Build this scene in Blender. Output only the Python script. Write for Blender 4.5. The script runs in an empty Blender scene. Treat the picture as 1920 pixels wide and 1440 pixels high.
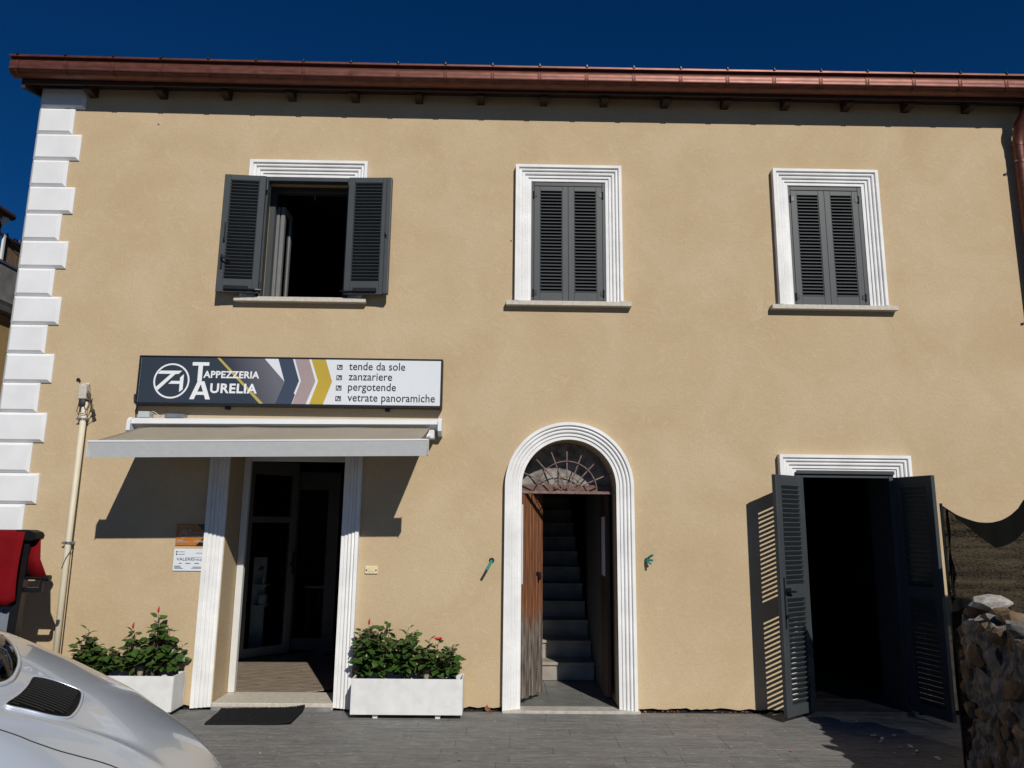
import bpy, bmesh, math, random
from mathutils import Vector, Matrix, noise

scene = bpy.context.scene
COL = scene.collection
rnd = random.Random(7)

# ------------------------------------------------------------------ camera
cam_d = bpy.data.cameras.new('camera')
cam = bpy.data.objects.new('camera', cam_d)
COL.objects.link(cam)
cam_d.sensor_width = 36.0
cam_d.lens = 26.25
cam_d.clip_end = 3000.0
cam_r = Vector((0.99982328, -0.01546147, 0.01069319))
cam_u = Vector((-0.01332916, -0.18193926, 0.98321943))
cam_f = Vector((0.0132565, 0.98318821, 0.1821132))
M = Matrix.Identity(4)
for i in range(3):
    M[i][0], M[i][1], M[i][2] = cam_r[i], cam_u[i], -cam_f[i]
M[0][3], M[1][3], M[2][3] = 0.0, -6.83, 1.6
cam.matrix_world = M
scene.camera = cam

# ------------------------------------------------------------------ sky, sun, exposure
SUN_TO = Vector((0.371, -1.0, 0.746)).normalized()      # direction towards the sun
world = bpy.data.worlds.new('World')
scene.world = world
world.use_nodes = True
wn = world.node_tree
sky = wn.nodes.new('ShaderNodeTexSky')
sky.sky_type = 'NISHITA'
sky.sun_disc = False
sky.sun_elevation = math.asin(SUN_TO.z)
sky.sun_rotation = math.atan2(SUN_TO.x, SUN_TO.y)
sky.altitude = 2500.0
sky.air_density = 1.0
sky.dust_density = 0.0
sky.ozone_density = 10.0
bg = wn.nodes['Background']
bg.inputs['Strength'].default_value = 0.05
hs = wn.nodes.new('ShaderNodeHueSaturation')       # the photograph's clear, strongly saturated sky
hs.inputs['Saturation'].default_value = 1.165
hs.inputs['Value'].default_value = 1.06
hs.inputs['Hue'].default_value = 0.504
wn.links.new(sky.outputs['Color'], hs.inputs['Color'])
wn.links.new(hs.outputs['Color'], bg.inputs['Color'])

sun_d = bpy.data.lights.new('sun', 'SUN')
sun_d.energy = 5.0
sun_d.angle = math.radians(0.5)
sun_d.color = (1.0, 0.955, 0.88)
sun = bpy.data.objects.new('sun', sun_d)
COL.objects.link(sun)
sun.rotation_euler = SUN_TO.to_track_quat('Z', 'Y').to_euler()
sun.location = (3, -12, 9)

scene.view_settings.view_transform = 'Standard'
scene.view_settings.look = 'None'
scene.view_settings.exposure = -0.32
scene.view_settings.gamma = 1.0

# ------------------------------------------------------------------ materials
def s2l(c):
    c /= 255.0
    return c / 12.92 if c <= 0.04045 else ((c + 0.055) / 1.055) ** 2.4

def rgb(r, g, b):
    return (s2l(r), s2l(g), s2l(b), 1.0)

def mat(name, col, rough=0.6, metal=0.0, var=0.0, vscale=6.0, bump=0.0, bscale=80.0, spec=0.5, coat=0.0,
        stretch=(1, 1, 1), col2=None, bdist=0.002, detail=6.0, trans=0.0):
    m = bpy.data.materials.new(name)
    m.use_nodes = True
    nt = m.node_tree
    p = nt.nodes['Principled BSDF']
    p.inputs['Base Color'].default_value = col
    p.inputs['Roughness'].default_value = rough
    p.inputs['Metallic'].default_value = metal
    p.inputs['Specular IOR Level'].default_value = spec
    p.inputs['Coat Weight'].default_value = coat
    p.inputs['Transmission Weight'].default_value = trans
    if var or col2 or bump:
        tc = nt.nodes.new('ShaderNodeTexCoord')
        mp = nt.nodes.new('ShaderNodeMapping')
        mp.inputs['Scale'].default_value = stretch
        nt.links.new(tc.outputs['Object'], mp.inputs['Vector'])
    if var or col2:
        n = nt.nodes.new('ShaderNodeTexNoise')
        n.inputs['Scale'].default_value = vscale
        n.inputs['Detail'].default_value = detail
        nt.links.new(mp.outputs['Vector'], n.inputs['Vector'])
        r = nt.nodes.new('ShaderNodeValToRGB')
        r.color_ramp.elements[0].position = 0.32
        r.color_ramp.elements[1].position = 0.68
        if col2 is None:
            col2 = tuple(min(1, c * (1 + var)) for c in col[:3]) + (1,)
            col1 = tuple(c * (1 - var) for c in col[:3]) + (1,)
        else:
            col1 = col
        r.color_ramp.elements[0].color = col1
        r.color_ramp.elements[1].color = col2
        nt.links.new(n.outputs['Fac'], r.inputs['Fac'])
        nt.links.new(r.outputs['Color'], p.inputs['Base Color'])
    if bump:
        n2 = nt.nodes.new('ShaderNodeTexNoise')
        n2.inputs['Scale'].default_value = bscale
        n2.inputs['Detail'].default_value = 5.0
        nt.links.new(mp.outputs['Vector'], n2.inputs['Vector'])
        b = nt.nodes.new('ShaderNodeBump')
        b.inputs['Strength'].default_value = bump
        b.inputs['Distance'].default_value = bdist
        nt.links.new(n2.outputs['Fac'], b.inputs['Height'])
        nt.links.new(b.outputs['Normal'], p.inputs['Normal'])
    return m

def stucco(name, c1, c2, c3):
    m = bpy.data.materials.new(name)
    m.use_nodes = True
    nt = m.node_tree
    L = nt.links
    p = nt.nodes['Principled BSDF']
    p.inputs['Roughness'].default_value = 0.92
    p.inputs['Specular IOR Level'].default_value = 0.15
    tc = nt.nodes.new('ShaderNodeTexCoord')
    big = nt.nodes.new('ShaderNodeTexNoise')
    big.inputs['Scale'].default_value = 1.3
    big.inputs['Detail'].default_value = 7
    big.inputs['Roughness'].default_value = 0.62
    big.inputs['Distortion'].default_value = 0.5
    fine = nt.nodes.new('ShaderNodeTexNoise')
    fine.inputs['Scale'].default_value = 70
    fine.inputs['Detail'].default_value = 4
    fine.inputs['Roughness'].default_value = 0.7
    trow = nt.nodes.new('ShaderNodeTexNoise')
    trow.inputs['Scale'].default_value = 9
    trow.inputs['Detail'].default_value = 6
    trow.inputs['Distortion'].default_value = 2.0
    for n in (big, fine, trow):
        L.new(tc.outputs['Object'], n.inputs['Vector'])
    r = nt.nodes.new('ShaderNodeValToRGB')
    r.color_ramp.elements[0].position = 0.3
    r.color_ramp.elements[0].color = c1
    r.color_ramp.elements[1].position = 0.72
    r.color_ramp.elements[1].color = c2
    L.new(big.outputs['Fac'], r.inputs['Fac'])
    mx = nt.nodes.new('ShaderNodeMix')
    mx.data_type = 'RGBA'
    mx.blend_type = 'MIX'
    rr = nt.nodes.new('ShaderNodeMapRange')
    rr.inputs['From Min'].default_value = 0.56
    rr.inputs['From Max'].default_value = 0.74
    rr.inputs['To Max'].default_value = 0.35
    L.new(trow.outputs['Fac'], rr.inputs['Value'])
    L.new(rr.outputs['Result'], mx.inputs['Factor'])
    L.new(r.outputs['Color'], mx.inputs['A'])
    mx.inputs['B'].default_value = c3
    mx2 = nt.nodes.new('ShaderNodeMix')
    mx2.data_type = 'RGBA'
    mx2.blend_type = 'MULTIPLY'
    mx2.inputs['Factor'].default_value = 1.0
    fr = nt.nodes.new('ShaderNodeMapRange')
    fr.inputs['From Min'].default_value = 0.25
    fr.inputs['From Max'].default_value = 0.75
    fr.inputs['To Min'].default_value = 0.86
    fr.inputs['To Max'].default_value = 1.1
    L.new(fine.outputs['Fac'], fr.inputs['Value'])
    cmb = nt.nodes.new('ShaderNodeCombineColor')
    for k in range(3):
        L.new(fr.outputs['Result'], cmb.inputs[k])
    L.new(mx.outputs['Result'], mx2.inputs['A'])
    L.new(cmb.outputs['Color'], mx2.inputs['B'])
    L.new(mx2.outputs['Result'], p.inputs['Base Color'])
    ad = nt.nodes.new('ShaderNodeMath')
    ad.operation = 'MULTIPLY_ADD'
    ad.inputs[1].default_value = 2.5
    L.new(trow.outputs['Fac'], ad.inputs[0])
    L.new(fine.outputs['Fac'], ad.inputs[2])
    b = nt.nodes.new('ShaderNodeBump')
    b.inputs['Strength'].default_value = 0.28
    b.inputs['Distance'].default_value = 0.004
    L.new(ad.outputs['Value'], b.inputs['Height'])
    L.new(b.outputs['Normal'], p.inputs['Normal'])
    return m

def glass_mat(name, tint=(0.9, 0.95, 0.95, 1), rough=0.02):
    m = bpy.data.materials.new(name)
    m.use_nodes = True
    nt = m.node_tree
    nt.nodes.remove(nt.nodes['Principled BSDF'])
    out = nt.nodes['Material Output']
    tr = nt.nodes.new('ShaderNodeBsdfTransparent')
    tr.inputs['Color'].default_value = tint
    gl = nt.nodes.new('ShaderNodeBsdfGlossy')
    gl.inputs['Roughness'].default_value = rough
    fr = nt.nodes.new('ShaderNodeFresnel')
    fr.inputs['IOR'].default_value = 1.45
    mx = nt.nodes.new('ShaderNodeMixShader')
    nt.links.new(fr.outputs['Fac'], mx.inputs['Fac'])
    nt.links.new(tr.outputs['BSDF'], mx.inputs[1])
    nt.links.new(gl.outputs['BSDF'], mx.inputs[2])
    nt.links.new(mx.outputs['Shader'], out.inputs['Surface'])
    return m

def net_mat(name, lo, hi):
    """Fine knitted mesh: threads too thin to see singly, so the cover varies between lo and hi light passing."""
    m = bpy.data.materials.new(name)
    m.use_nodes = True
    nt = m.node_tree
    L = nt.links
    p = nt.nodes['Principled BSDF']
    p.inputs['Base Color'].default_value = (0.006, 0.006, 0.0055, 1)
    p.inputs['Roughness'].default_value = 0.95
    p.inputs['Specular IOR Level'].default_value = 0.05
    out = nt.nodes['Material Output']
    tc = nt.nodes.new('ShaderNodeTexCoord')
    fac = []
    for sc_, w_, det in (((60, 60, 150), 0.75, 4), ((2.5, 2.5, 26), 0.55, 3)):
        mp = nt.nodes.new('ShaderNodeMapping')
        mp.inputs['Scale'].default_value = sc_
        mp.inputs['Rotation'].default_value = (0.0, 0.12, 0.0)
        L.new(tc.outputs['Object'], mp.inputs['Vector'])
        n = nt.nodes.new('ShaderNodeTexNoise')
        n.inputs['Scale'].default_value = 1.0
        n.inputs['Detail'].default_value = det
        L.new(mp.outputs['Vector'], n.inputs['Vector'])
        k = nt.nodes.new('ShaderNodeMath')
        k.operation = 'MULTIPLY'
        k.inputs[1].default_value = w_
        L.new(n.outputs['Fac'], k.inputs[0])
        fac.append(k)
    a = nt.nodes.new('ShaderNodeMath')
    a.operation = 'ADD'
    L.new(fac[0].outputs['Value'], a.inputs[0])
    L.new(fac[1].outputs['Value'], a.inputs[1])
    mr = nt.nodes.new('ShaderNodeMapRange')
    mr.inputs['From Min'].default_value = 0.48
    mr.inputs['From Max'].default_value = 0.88
    mr.inputs['To Min'].default_value = lo
    mr.inputs['To Max'].default_value = hi
    L.new(a.outputs['Value'], mr.inputs['Value'])
    tr = nt.nodes.new('ShaderNodeBsdfTransparent')
    mx = nt.nodes.new('ShaderNodeMixShader')
    L.new(mr.outputs['Result'], mx.inputs['Fac'])
    L.new(p.outputs['BSDF'], mx.inputs[1])
    L.new(tr.outputs['BSDF'], mx.inputs[2])
    L.new(mx.outputs['Shader'], out.inputs['Surface'])
    return m

def gradient_mat(name, c1, c2, x0, x1):
    m = bpy.data.materials.new(name)
    m.use_nodes = True
    nt = m.node_tree
    p = nt.nodes['Principled BSDF']
    p.inputs['Roughness'].default_value = 0.35
    tc = nt.nodes.new('ShaderNodeTexCoord')
    sx = nt.nodes.new('ShaderNodeSeparateXYZ')
    nt.links.new(tc.outputs['Object'], sx.inputs['Vector'])
    sub = nt.nodes.new('ShaderNodeMath')
    sub.operation = 'MULTIPLY_ADD'
    sub.inputs[1].default_value = 0.45
    nt.links.new(sx.outputs['Z'], sub.inputs[0])
    nt.links.new(sx.outputs['X'], sub.inputs[2])
    mr = nt.nodes.new('ShaderNodeMapRange')
    mr.inputs['From Min'].default_value = x0
    mr.inputs['From Max'].default_value = x1
    nt.links.new(sub.outputs['Value'], mr.inputs['Value'])
    mx = nt.nodes.new('ShaderNodeMix')
    mx.data_type = 'RGBA'
    nt.links.new(mr.outputs['Result'], mx.inputs['Factor'])
    mx.inputs['A'].default_value = c1
    mx.inputs['B'].default_value = c2
    nt.links.new(mx.outputs['Result'], p.inputs['Base Color'])
    return m

MT = {}
MT['stucco'] = stucco('beige stucco', (0.455, 0.343, 0.205, 1), (0.532, 0.420, 0.272, 1), (0.575, 0.463, 0.325, 1))
MT['ochre'] = mat('ochre render', (0.42, 0.29, 0.12, 1), 0.9, var=0.15, vscale=4)
MT['white'] = mat('white trim paint', (0.75, 0.75, 0.74, 1), 0.7, var=0.08, vscale=5, bump=0.12, bscale=60, spec=0.3)
MT['quoin'] = mat('white quoin paint', (0.69, 0.70, 0.71, 1), 0.75, var=0.05, vscale=4, bump=0.15, bscale=90, spec=0.3)
MT['sill'] = mat('pale stone', (0.50, 0.46, 0.39, 1), 0.7, var=0.12, vscale=30, bump=0.1, bscale=120)
MT['marble'] = mat('grey marble', (0.24, 0.215, 0.18, 1), 0.45, col2=(0.39, 0.355, 0.30, 1), vscale=5, detail=9)
MT['slate'] = mat('threshold stone darkened for shadow', (0.07, 0.072, 0.075, 1), 0.6, var=0.2, vscale=9)  # threshold stone darkened to stand for the shadow on it
MT['hall'] = mat('dull hall tile', (0.13, 0.13, 0.125, 1), 0.5, col2=(0.19, 0.19, 0.18, 1), vscale=6, detail=9)
MT['sill2'] = mat('worn beige stone', (0.36, 0.33, 0.28, 1), 0.7, col2=(0.48, 0.45, 0.40, 1), vscale=16, detail=9, bump=0.2)
MT['anthracite'] = mat('anthracite paint', (0.042, 0.049, 0.054, 1), 0.5, var=0.08, vscale=5, bump=0.05, bscale=300, spec=0.4)
MT['blackmetal'] = mat('black metal', (0.008, 0.008, 0.009, 1), 0.35, var=0.1, vscale=20)
MT['copper'] = mat('brown copper', (0.165, 0.056, 0.038, 1), 0.46, metal=0.45, col2=(0.092, 0.031, 0.021, 1), vscale=26, stretch=(0.35, 1, 1), bump=0.04, bscale=90)
MT['eavewood'] = mat('dark eave wood', (0.026, 0.011, 0.007, 1), 0.7, col2=(0.045, 0.019, 0.011, 1), vscale=10, stretch=(8, 1, 8), bump=0.15)
MT['rooftile'] = mat('terracotta', (0.32, 0.13, 0.07, 1), 0.85, var=0.25, vscale=8)
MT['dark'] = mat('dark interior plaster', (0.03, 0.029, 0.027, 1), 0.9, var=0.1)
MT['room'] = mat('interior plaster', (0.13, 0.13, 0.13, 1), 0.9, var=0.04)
MT['alu'] = mat('white aluminium', (0.62, 0.62, 0.60, 1), 0.4, var=0.03)
MT['shadedwhite'] = mat('white paint dimmed for shade', (0.085, 0.085, 0.083, 1), 0.6, var=0.1)
MT['casegrey'] = mat('grey casement paint', (0.16, 0.167, 0.167, 1), 0.5, var=0.1, vscale=8)
MT['glass'] = glass_mat('clear glass')
MT['planter'] = mat('white planter plastic', (0.66, 0.665, 0.655, 1), 0.55, var=0.07, vscale=11, detail=9, bump=0.04, bscale=40)
MT['soil'] = mat('dark soil', (0.025, 0.017, 0.012, 1), 0.95, var=0.4, vscale=40, bump=0.8, bscale=60, bdist=0.01)
MT['leaf'] = mat('hibiscus leaf', (0.018, 0.048, 0.009, 1), 0.34, col2=(0.06, 0.118, 0.022, 1), vscale=22, spec=0.5)
MT['stem'] = mat('brown stem', (0.11, 0.075, 0.045, 1), 0.8, var=0.2, vscale=30)
MT['flower'] = mat('red petal', (0.38, 0.018, 0.012, 1), 0.6, var=0.2, vscale=40)
MT['mat'] = mat('black rubber bristle', (0.011, 0.012, 0.013, 1), 0.85, var=0.35, vscale=120, bump=1.0, bscale=260, bdist=0.006, spec=0.2)
MT['pipe'] = mat('cream conduit', (0.62, 0.56, 0.43, 1), 0.55, var=0.07, vscale=9, stretch=(1, 1, 0.4))
MT['steel'] = mat('galvanised steel', (0.32, 0.33, 0.34, 1), 0.4, metal=0.8, var=0.2, vscale=30)
MT['greybox'] = mat('grey plastic', (0.45, 0.48, 0.48, 1), 0.5, var=0.05, vscale=20)
MT['cable'] = mat('dark cable', (0.03, 0.028, 0.027, 1), 0.6, var=0.1)
MT['cablew'] = mat('pale cable', (0.55, 0.47, 0.42, 1), 0.6, var=0.1)
MT['green'] = mat('green corrugated conduit', (0.02, 0.22, 0.19, 1), 0.5, var=0.2, vscale=30)
MT['cream'] = mat('cream plastic', (0.68, 0.58, 0.36, 1), 0.5, var=0.05, vscale=20)
MT['signblack'] = mat('black sign frame', (0.008, 0.009, 0.011, 1), 0.4, var=0.1)
MT['signslate'] = mat('slate sign print', (0.030, 0.040, 0.055, 1), 0.35, var=0.05, vscale=3)
MT['signnavy'] = mat('navy sign print', (0.045, 0.058, 0.095, 1), 0.35, var=0.05, vscale=3)
MT['signgrad'] = gradient_mat('shaded grey sign print', (0.025, 0.03, 0.045, 1), (0.13, 0.13, 0.155, 1), -0.45, -0.02)
MT['signpink'] = mat('mauve sign print', (0.34, 0.265, 0.265, 1), 0.35, var=0.04, vscale=4)
MT['signgold'] = mat('gold sign print', (0.46, 0.33, 0.04, 1), 0.35, var=0.05, vscale=4)
MT['signstripe'] = mat('pale gold sign print', (0.42, 0.35, 0.09, 1), 0.35, var=0.05, vscale=4)
MT['signwhite'] = mat('white sign print', (0.66, 0.69, 0.72, 1), 0.35, var=0.03, vscale=2)
MT['letter'] = mat('white letter print', (0.74, 0.76, 0.78, 1), 0.4, var=0.02)
MT['letterdark'] = mat('dark letter print', (0.02, 0.024, 0.04, 1), 0.4, var=0.05)
MT['lettergrey'] = mat('grey letter print', (0.42, 0.40, 0.38, 1), 0.4, var=0.05)
MT['orange'] = mat('copper orange print', (0.40, 0.145, 0.022, 1), 0.35, var=0.08, vscale=12)
MT['plaqueblack'] = mat('black print', (0.006, 0.006, 0.007, 1), 0.35, var=0.1)
MT['plaquewhite'] = mat('white plaque', (0.66, 0.70, 0.74, 1), 0.4, var=0.02)
MT['cloth'] = mat('taupe awning cloth', (0.30, 0.265, 0.21, 1), 0.9, var=0.05, vscale=3, bump=0.2, bscale=500)
MT['awnwhite'] = mat('white awning aluminium', (0.70, 0.71, 0.72, 1), 0.35, var=0.02)
MT['awnbar'] = mat('light grey awning bar', (0.46, 0.47, 0.475, 1), 0.45, var=0.04, vscale=30, stretch=(0.6, 1, 1))
MT['wood'] = mat('weathered orange wood', (0.095, 0.034, 0.013, 1), 0.65, col2=(0.235, 0.09, 0.036, 1), vscale=9, stretch=(6, 6, 0.5), bump=0.4, bscale=40)
MT['foldwood'] = mat('dark brown timber', (0.05, 0.022, 0.011, 1), 0.7, var=0.3, vscale=12, stretch=(5, 5, 0.5))
MT['iron'] = mat('rust brown iron', (0.13, 0.07, 0.055, 1), 0.75, col2=(0.24, 0.17, 0.14, 1), vscale=30, bump=0.3, bscale=90)
MT['oldplaster'] = mat('old grey plaster', (0.10, 0.097, 0.09, 1), 0.95, col2=(0.32, 0.30, 0.27, 1), vscale=12, bump=0.5, bscale=30, bdist=0.006)
MT['oldwood'] = mat('reddish old timber', (0.15, 0.085, 0.072, 1), 0.85, var=0.3, vscale=20, stretch=(1, 4, 4))
MT['plank'] = mat('wood effect floor tile', (0.20, 0.155, 0.115, 1), 0.35, col2=(0.36, 0.29, 0.225, 1), vscale=7, stretch=(1.0, 7, 1))
MT['silver'] = mat('silver car paint', (0.52, 0.575, 0.65, 1), 0.26, metal=0.35, var=0.03, vscale=2, coat=1.0, bump=0.015, bscale=900)
MT['chrome'] = mat('bright trim', (0.75, 0.76, 0.78, 1), 0.12, metal=1.0, var=0.02)
MT['blackplastic'] = mat('black plastic', (0.004, 0.004, 0.0045, 1), 0.5, var=0.1, spec=0.25)
MT['rubber'] = mat('tyre rubber', (0.02, 0.02, 0.02, 1), 0.8, var=0.1)
MT['carglass'] = mat('dark car glass', (0.01, 0.012, 0.014, 1), 0.05, var=0.05, coat=1.0)
MT['red'] = mat('red awning fabric', (0.16, 0.003, 0.006, 1), 0.85, spec=0.12, var=0.12, vscale=6, bump=0.15, bscale=300)
MT['net'] = net_mat('black shade net', 0.0, 0.17)
MT['netdark'] = net_mat('folded shade net', 0.0, 0.0)
MT['mortar'] = mat('rough mortar', (0.075, 0.068, 0.058, 1), 0.95, col2=(0.21, 0.195, 0.17, 1), vscale=20, bump=1.0, bscale=25, bdist=0.02)
MT['stonegrey'] = mat('grey field stone', (0.085, 0.08, 0.072, 1), 0.9, col2=(0.22, 0.205, 0.185, 1), vscale=14, bump=0.6, bscale=30, bdist=0.01)
MT['stonebrown'] = mat('brown field stone', (0.075, 0.048, 0.026, 1), 0.9, col2=(0.16, 0.105, 0.058, 1), vscale=12, bump=0.5, bscale=30, bdist=0.01)
MT['stonetan'] = mat('tan field stone', (0.18, 0.125, 0.072, 1), 0.9, col2=(0.30, 0.225, 0.145, 1), vscale=14, bump=0.5, bscale=30, bdist=0.01)
MT['stonepale'] = mat('pale grey stone', (0.22, 0.21, 0.19, 1), 0.9, col2=(0.42, 0.40, 0.36, 1), vscale=18, bump=0.7, bscale=40, bdist=0.01)
MT['concrete'] = mat('grey concrete', (0.20, 0.20, 0.195, 1), 0.9, var=0.3, vscale=5, bump=0.4, bscale=20)
MT['reed'] = mat('dry reed', (0.16, 0.105, 0.06, 1), 0.9, var=0.4, vscale=12, stretch=(6, 6, 0.6))
MT['dryleaf'] = mat('dry brown leaf', (0.22, 0.09, 0.04, 1), 0.8, var=0.3, vscale=20)
MT['paper'] = mat('white paper', (0.62, 0.62, 0.60, 1), 0.8, var=0.05, vscale=9)
MT['crack'] = mat('black mastic gap', (0.012, 0.011, 0.01, 1), 0.95, var=0.3, vscale=40)
MT['asphalt'] = mat('asphalt', (0.06, 0.06, 0.06, 1), 0.9, var=0.25, vscale=30, bump=0.6, bscale=120, bdist=0.005)

def paving(name, c1, c2, streak):
    m = bpy.data.materials.new(name)
    m.use_nodes = True
    nt = m.node_tree
    L = nt.links
    p = nt.nodes['Principled BSDF']
    p.inputs['Roughness'].default_value = 0.72
    geo = nt.nodes.new('ShaderNodeNewGeometry')
    mp = nt.nodes.new('ShaderNodeMapping')
    mp.inputs['Scale'].default_value = (1.3, 6.0, 1)
    L.new(geo.outputs['Position'], mp.inputs['Vector'])
    n = nt.nodes.new('ShaderNodeTexNoise')
    n.inputs['Scale'].default_value = 4.0
    n.inputs['Detail'].default_value = 9
    n.inputs['Roughness'].default_value = 0.68
    n.inputs['Distortion'].default_value = 0.8
    L.new(mp.outputs['Vector'], n.inputs['Vector'])
    r = nt.nodes.new('ShaderNodeValToRGB')
    r.color_ramp.elements[0].position = 0.3
    r.color_ramp.elements[0].color = c1
    r.color_ramp.elements[1].position = 0.7
    r.color_ramp.elements[1].color = c2
    L.new(n.outputs['Fac'], r.inputs['Fac'])
    n2 = nt.nodes.new('ShaderNodeTexNoise')
    n2.inputs['Scale'].default_value = 13.0
    n2.inputs['Detail'].default_value = 6
    L.new(mp.outputs['Vector'], n2.inputs['Vector'])
    mr = nt.nodes.new('ShaderNodeMapRange')
    mr.inputs['From Min'].default_value = 0.60
    mr.inputs['From Max'].default_value = 0.74
    mr.inputs['To Max'].default_value = 0.9
    L.new(n2.outputs['Fac'], mr.inputs['Value'])
    mx = nt.nodes.new('ShaderNodeMix')
    mx.data_type = 'RGBA'
    L.new(mr.outputs['Result'], mx.inputs['Factor'])
    L.new(r.outputs['Color'], mx.inputs['A'])
    mx.inputs['B'].default_value = streak
    L.new(mx.outputs['Result'], p.inputs['Base Color'])
    b = nt.nodes.new('ShaderNodeBump')
    b.inputs['Strength'].default_value = 0.5
    b.inputs['Distance'].default_value = 0.004
    L.new(n.outputs['Fac'], b.inputs['Height'])
    L.new(b.outputs['Normal'], p.inputs['Normal'])
    return m
PAV = [paving('slate paving a', (0.105, 0.105, 0.10, 1), (0.225, 0.225, 0.215, 1), (0.42, 0.42, 0.40, 1)),
       paving('slate paving b', (0.095, 0.094, 0.091, 1), (0.205, 0.204, 0.197, 1), (0.38, 0.38, 0.36, 1)),
       paving('slate paving c', (0.11, 0.105, 0.10, 1), (0.225, 0.218, 0.207, 1), (0.42, 0.41, 0.38, 1))]

# ------------------------------------------------------------------ mesh helpers
ORIG = {}

class MB:
    """Collects shapes given in world coordinates; build() links them as one mesh object."""
    def __init__(s):
        s.bm = bmesh.new()
    def face(s, pts):
        vs = [s.bm.verts.new(p) for p in pts]
        return s.bm.faces.new(vs)
    def box(s, x0, x1, y0, y1, z0, z1, bev=0.0, seg=1):
        t = bmesh.new()
        bmesh.ops.create_cube(t, size=1.0)
        for v in t.verts:
            v.co = Vector(((x0 + x1) / 2 + v.co.x * (x1 - x0), (y0 + y1) / 2 + v.co.y * (y1 - y0), (z0 + z1) / 2 + v.co.z * (z1 - z0)))
        if bev:
            bmesh.ops.bevel(t, geom=list(t.edges), offset=bev, segments=seg, affect='EDGES', profile=0.7)
        s.add(t)
        return s
    def add(s, t, mtx=None):
        me = bpy.data.meshes.new('tmp')
        if mtx is not None:
            t.transform(mtx)
        t.to_mesh(me)
        t.free()
        s.bm.from_mesh(me)
        bpy.data.meshes.remove(me)
    def prism(s, poly, y0, y1):
        """polygon in XZ extruded between y0 (front) and y1."""
        f = [s.bm.verts.new((x, y0, z)) for x, z in poly]
        b = [s.bm.verts.new((x, y1, z)) for x, z in poly]
        n = len(poly)
        s.bm.faces.new(f)
        s.bm.faces.new(list(reversed(b)))
        for i in range(n):
            j = (i + 1) % n
            s.bm.faces.new((f[i], b[i], b[j], f[j]))
        return s
    def prism_x(s, poly, x0, x1):
        """polygon in YZ extruded along X."""
        f = [s.bm.verts.new((x0, y, z)) for y, z in poly]
        b = [s.bm.verts.new((x1, y, z)) for y, z in poly]
        n = len(poly)
        s.bm.faces.new(f)
        s.bm.faces.new(list(reversed(b)))
        for i in range(n):
            j = (i + 1) % n
            s.bm.faces.new((f[i], b[i], b[j], f[j]))
        return s
    def tube(s, path, r, n=8, caps=True):
        path = [Vector(p) for p in path]
        rs = r if isinstance(r, (list, tuple)) else [r] * len(path)
        rings = []
        prev = None
        for i, p in enumerate(path):
            d = (path[min(i + 1, len(path) - 1)] - path[max(i - 1, 0)]).normalized()
            if prev is None:
                a = d.orthogonal().normalized()
            else:
                a = (prev - d * prev.dot(d)).normalized()
            prev = a
            b = d.cross(a)
            rings.append([s.bm.verts.new(p + (a * math.cos(2 * math.pi * k / n) + b * math.sin(2 * math.pi * k / n)) * rs[i]) for k in range(n)])
        for i in range(len(rings) - 1):
            for k in range(n):
                j = (k + 1) % n
                s.bm.faces.new((rings[i][k], rings[i][j], rings[i + 1][j], rings[i + 1][k]))
        if caps:
            s.bm.faces.new(list(reversed(rings[0])))
            s.bm.faces.new(rings[-1])
        return s
    def skin(s, rows, closed=False):
        """rows of equal numbers of points -> quads."""
        vr = [[s.bm.verts.new(p) for p in row] for row in rows]
        for i in range(len(vr) - 1):
            m = len(vr[i])
            for k in range(m if closed else m - 1):
                j = (k + 1) % m
                s.bm.faces.new((vr[i][k], vr[i][j], vr[i + 1][j], vr[i + 1][k]))
        return vr
    def build(s, name, m, parent=None, smooth=False, autosmooth=None, loc=None):
        bmesh.ops.recalc_face_normals(s.bm, faces=s.bm.faces)
        o0 = Vector(ORIG.get(parent.name, (0, 0, 0))) if parent else Vector((0, 0, 0))
        base = Vector(loc) if loc is not None else Vector((0, 0, 0))
        s.bm.transform(Matrix.Translation(-o0 - base))
        me = bpy.data.meshes.new(name)
        s.bm.to_mesh(me)
        s.bm.free()
        if smooth or autosmooth:
            me.polygons.foreach_set('use_smooth', [True] * len(me.polygons))
            if autosmooth:
                me.set_sharp_from_angle(angle=math.radians(autosmooth))
        o = bpy.data.objects.new(name, me)
        me.materials.append(MT[m] if isinstance(m, str) else m)
        COL.objects.link(o)
        if parent:
            o.parent = parent
        o.location = base
        ORIG[o.name] = tuple(o0 + base)
        return o

def tag(o, label, cat, group=None):
    o['label'] = label
    o['category'] = cat
    if group:
        o['group'] = group
    return o

def thing(name, label, cat, loc=(0, 0, 0), group=None):
    o = bpy.data.objects.new(name, None)
    o.empty_display_size = 0.1
    o.location = loc
    COL.objects.link(o)
    ORIG[o.name] = tuple(loc)
    return tag(o, label, cat, group)

def structure(o):
    o['kind'] = 'structure'
    return o

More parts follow.
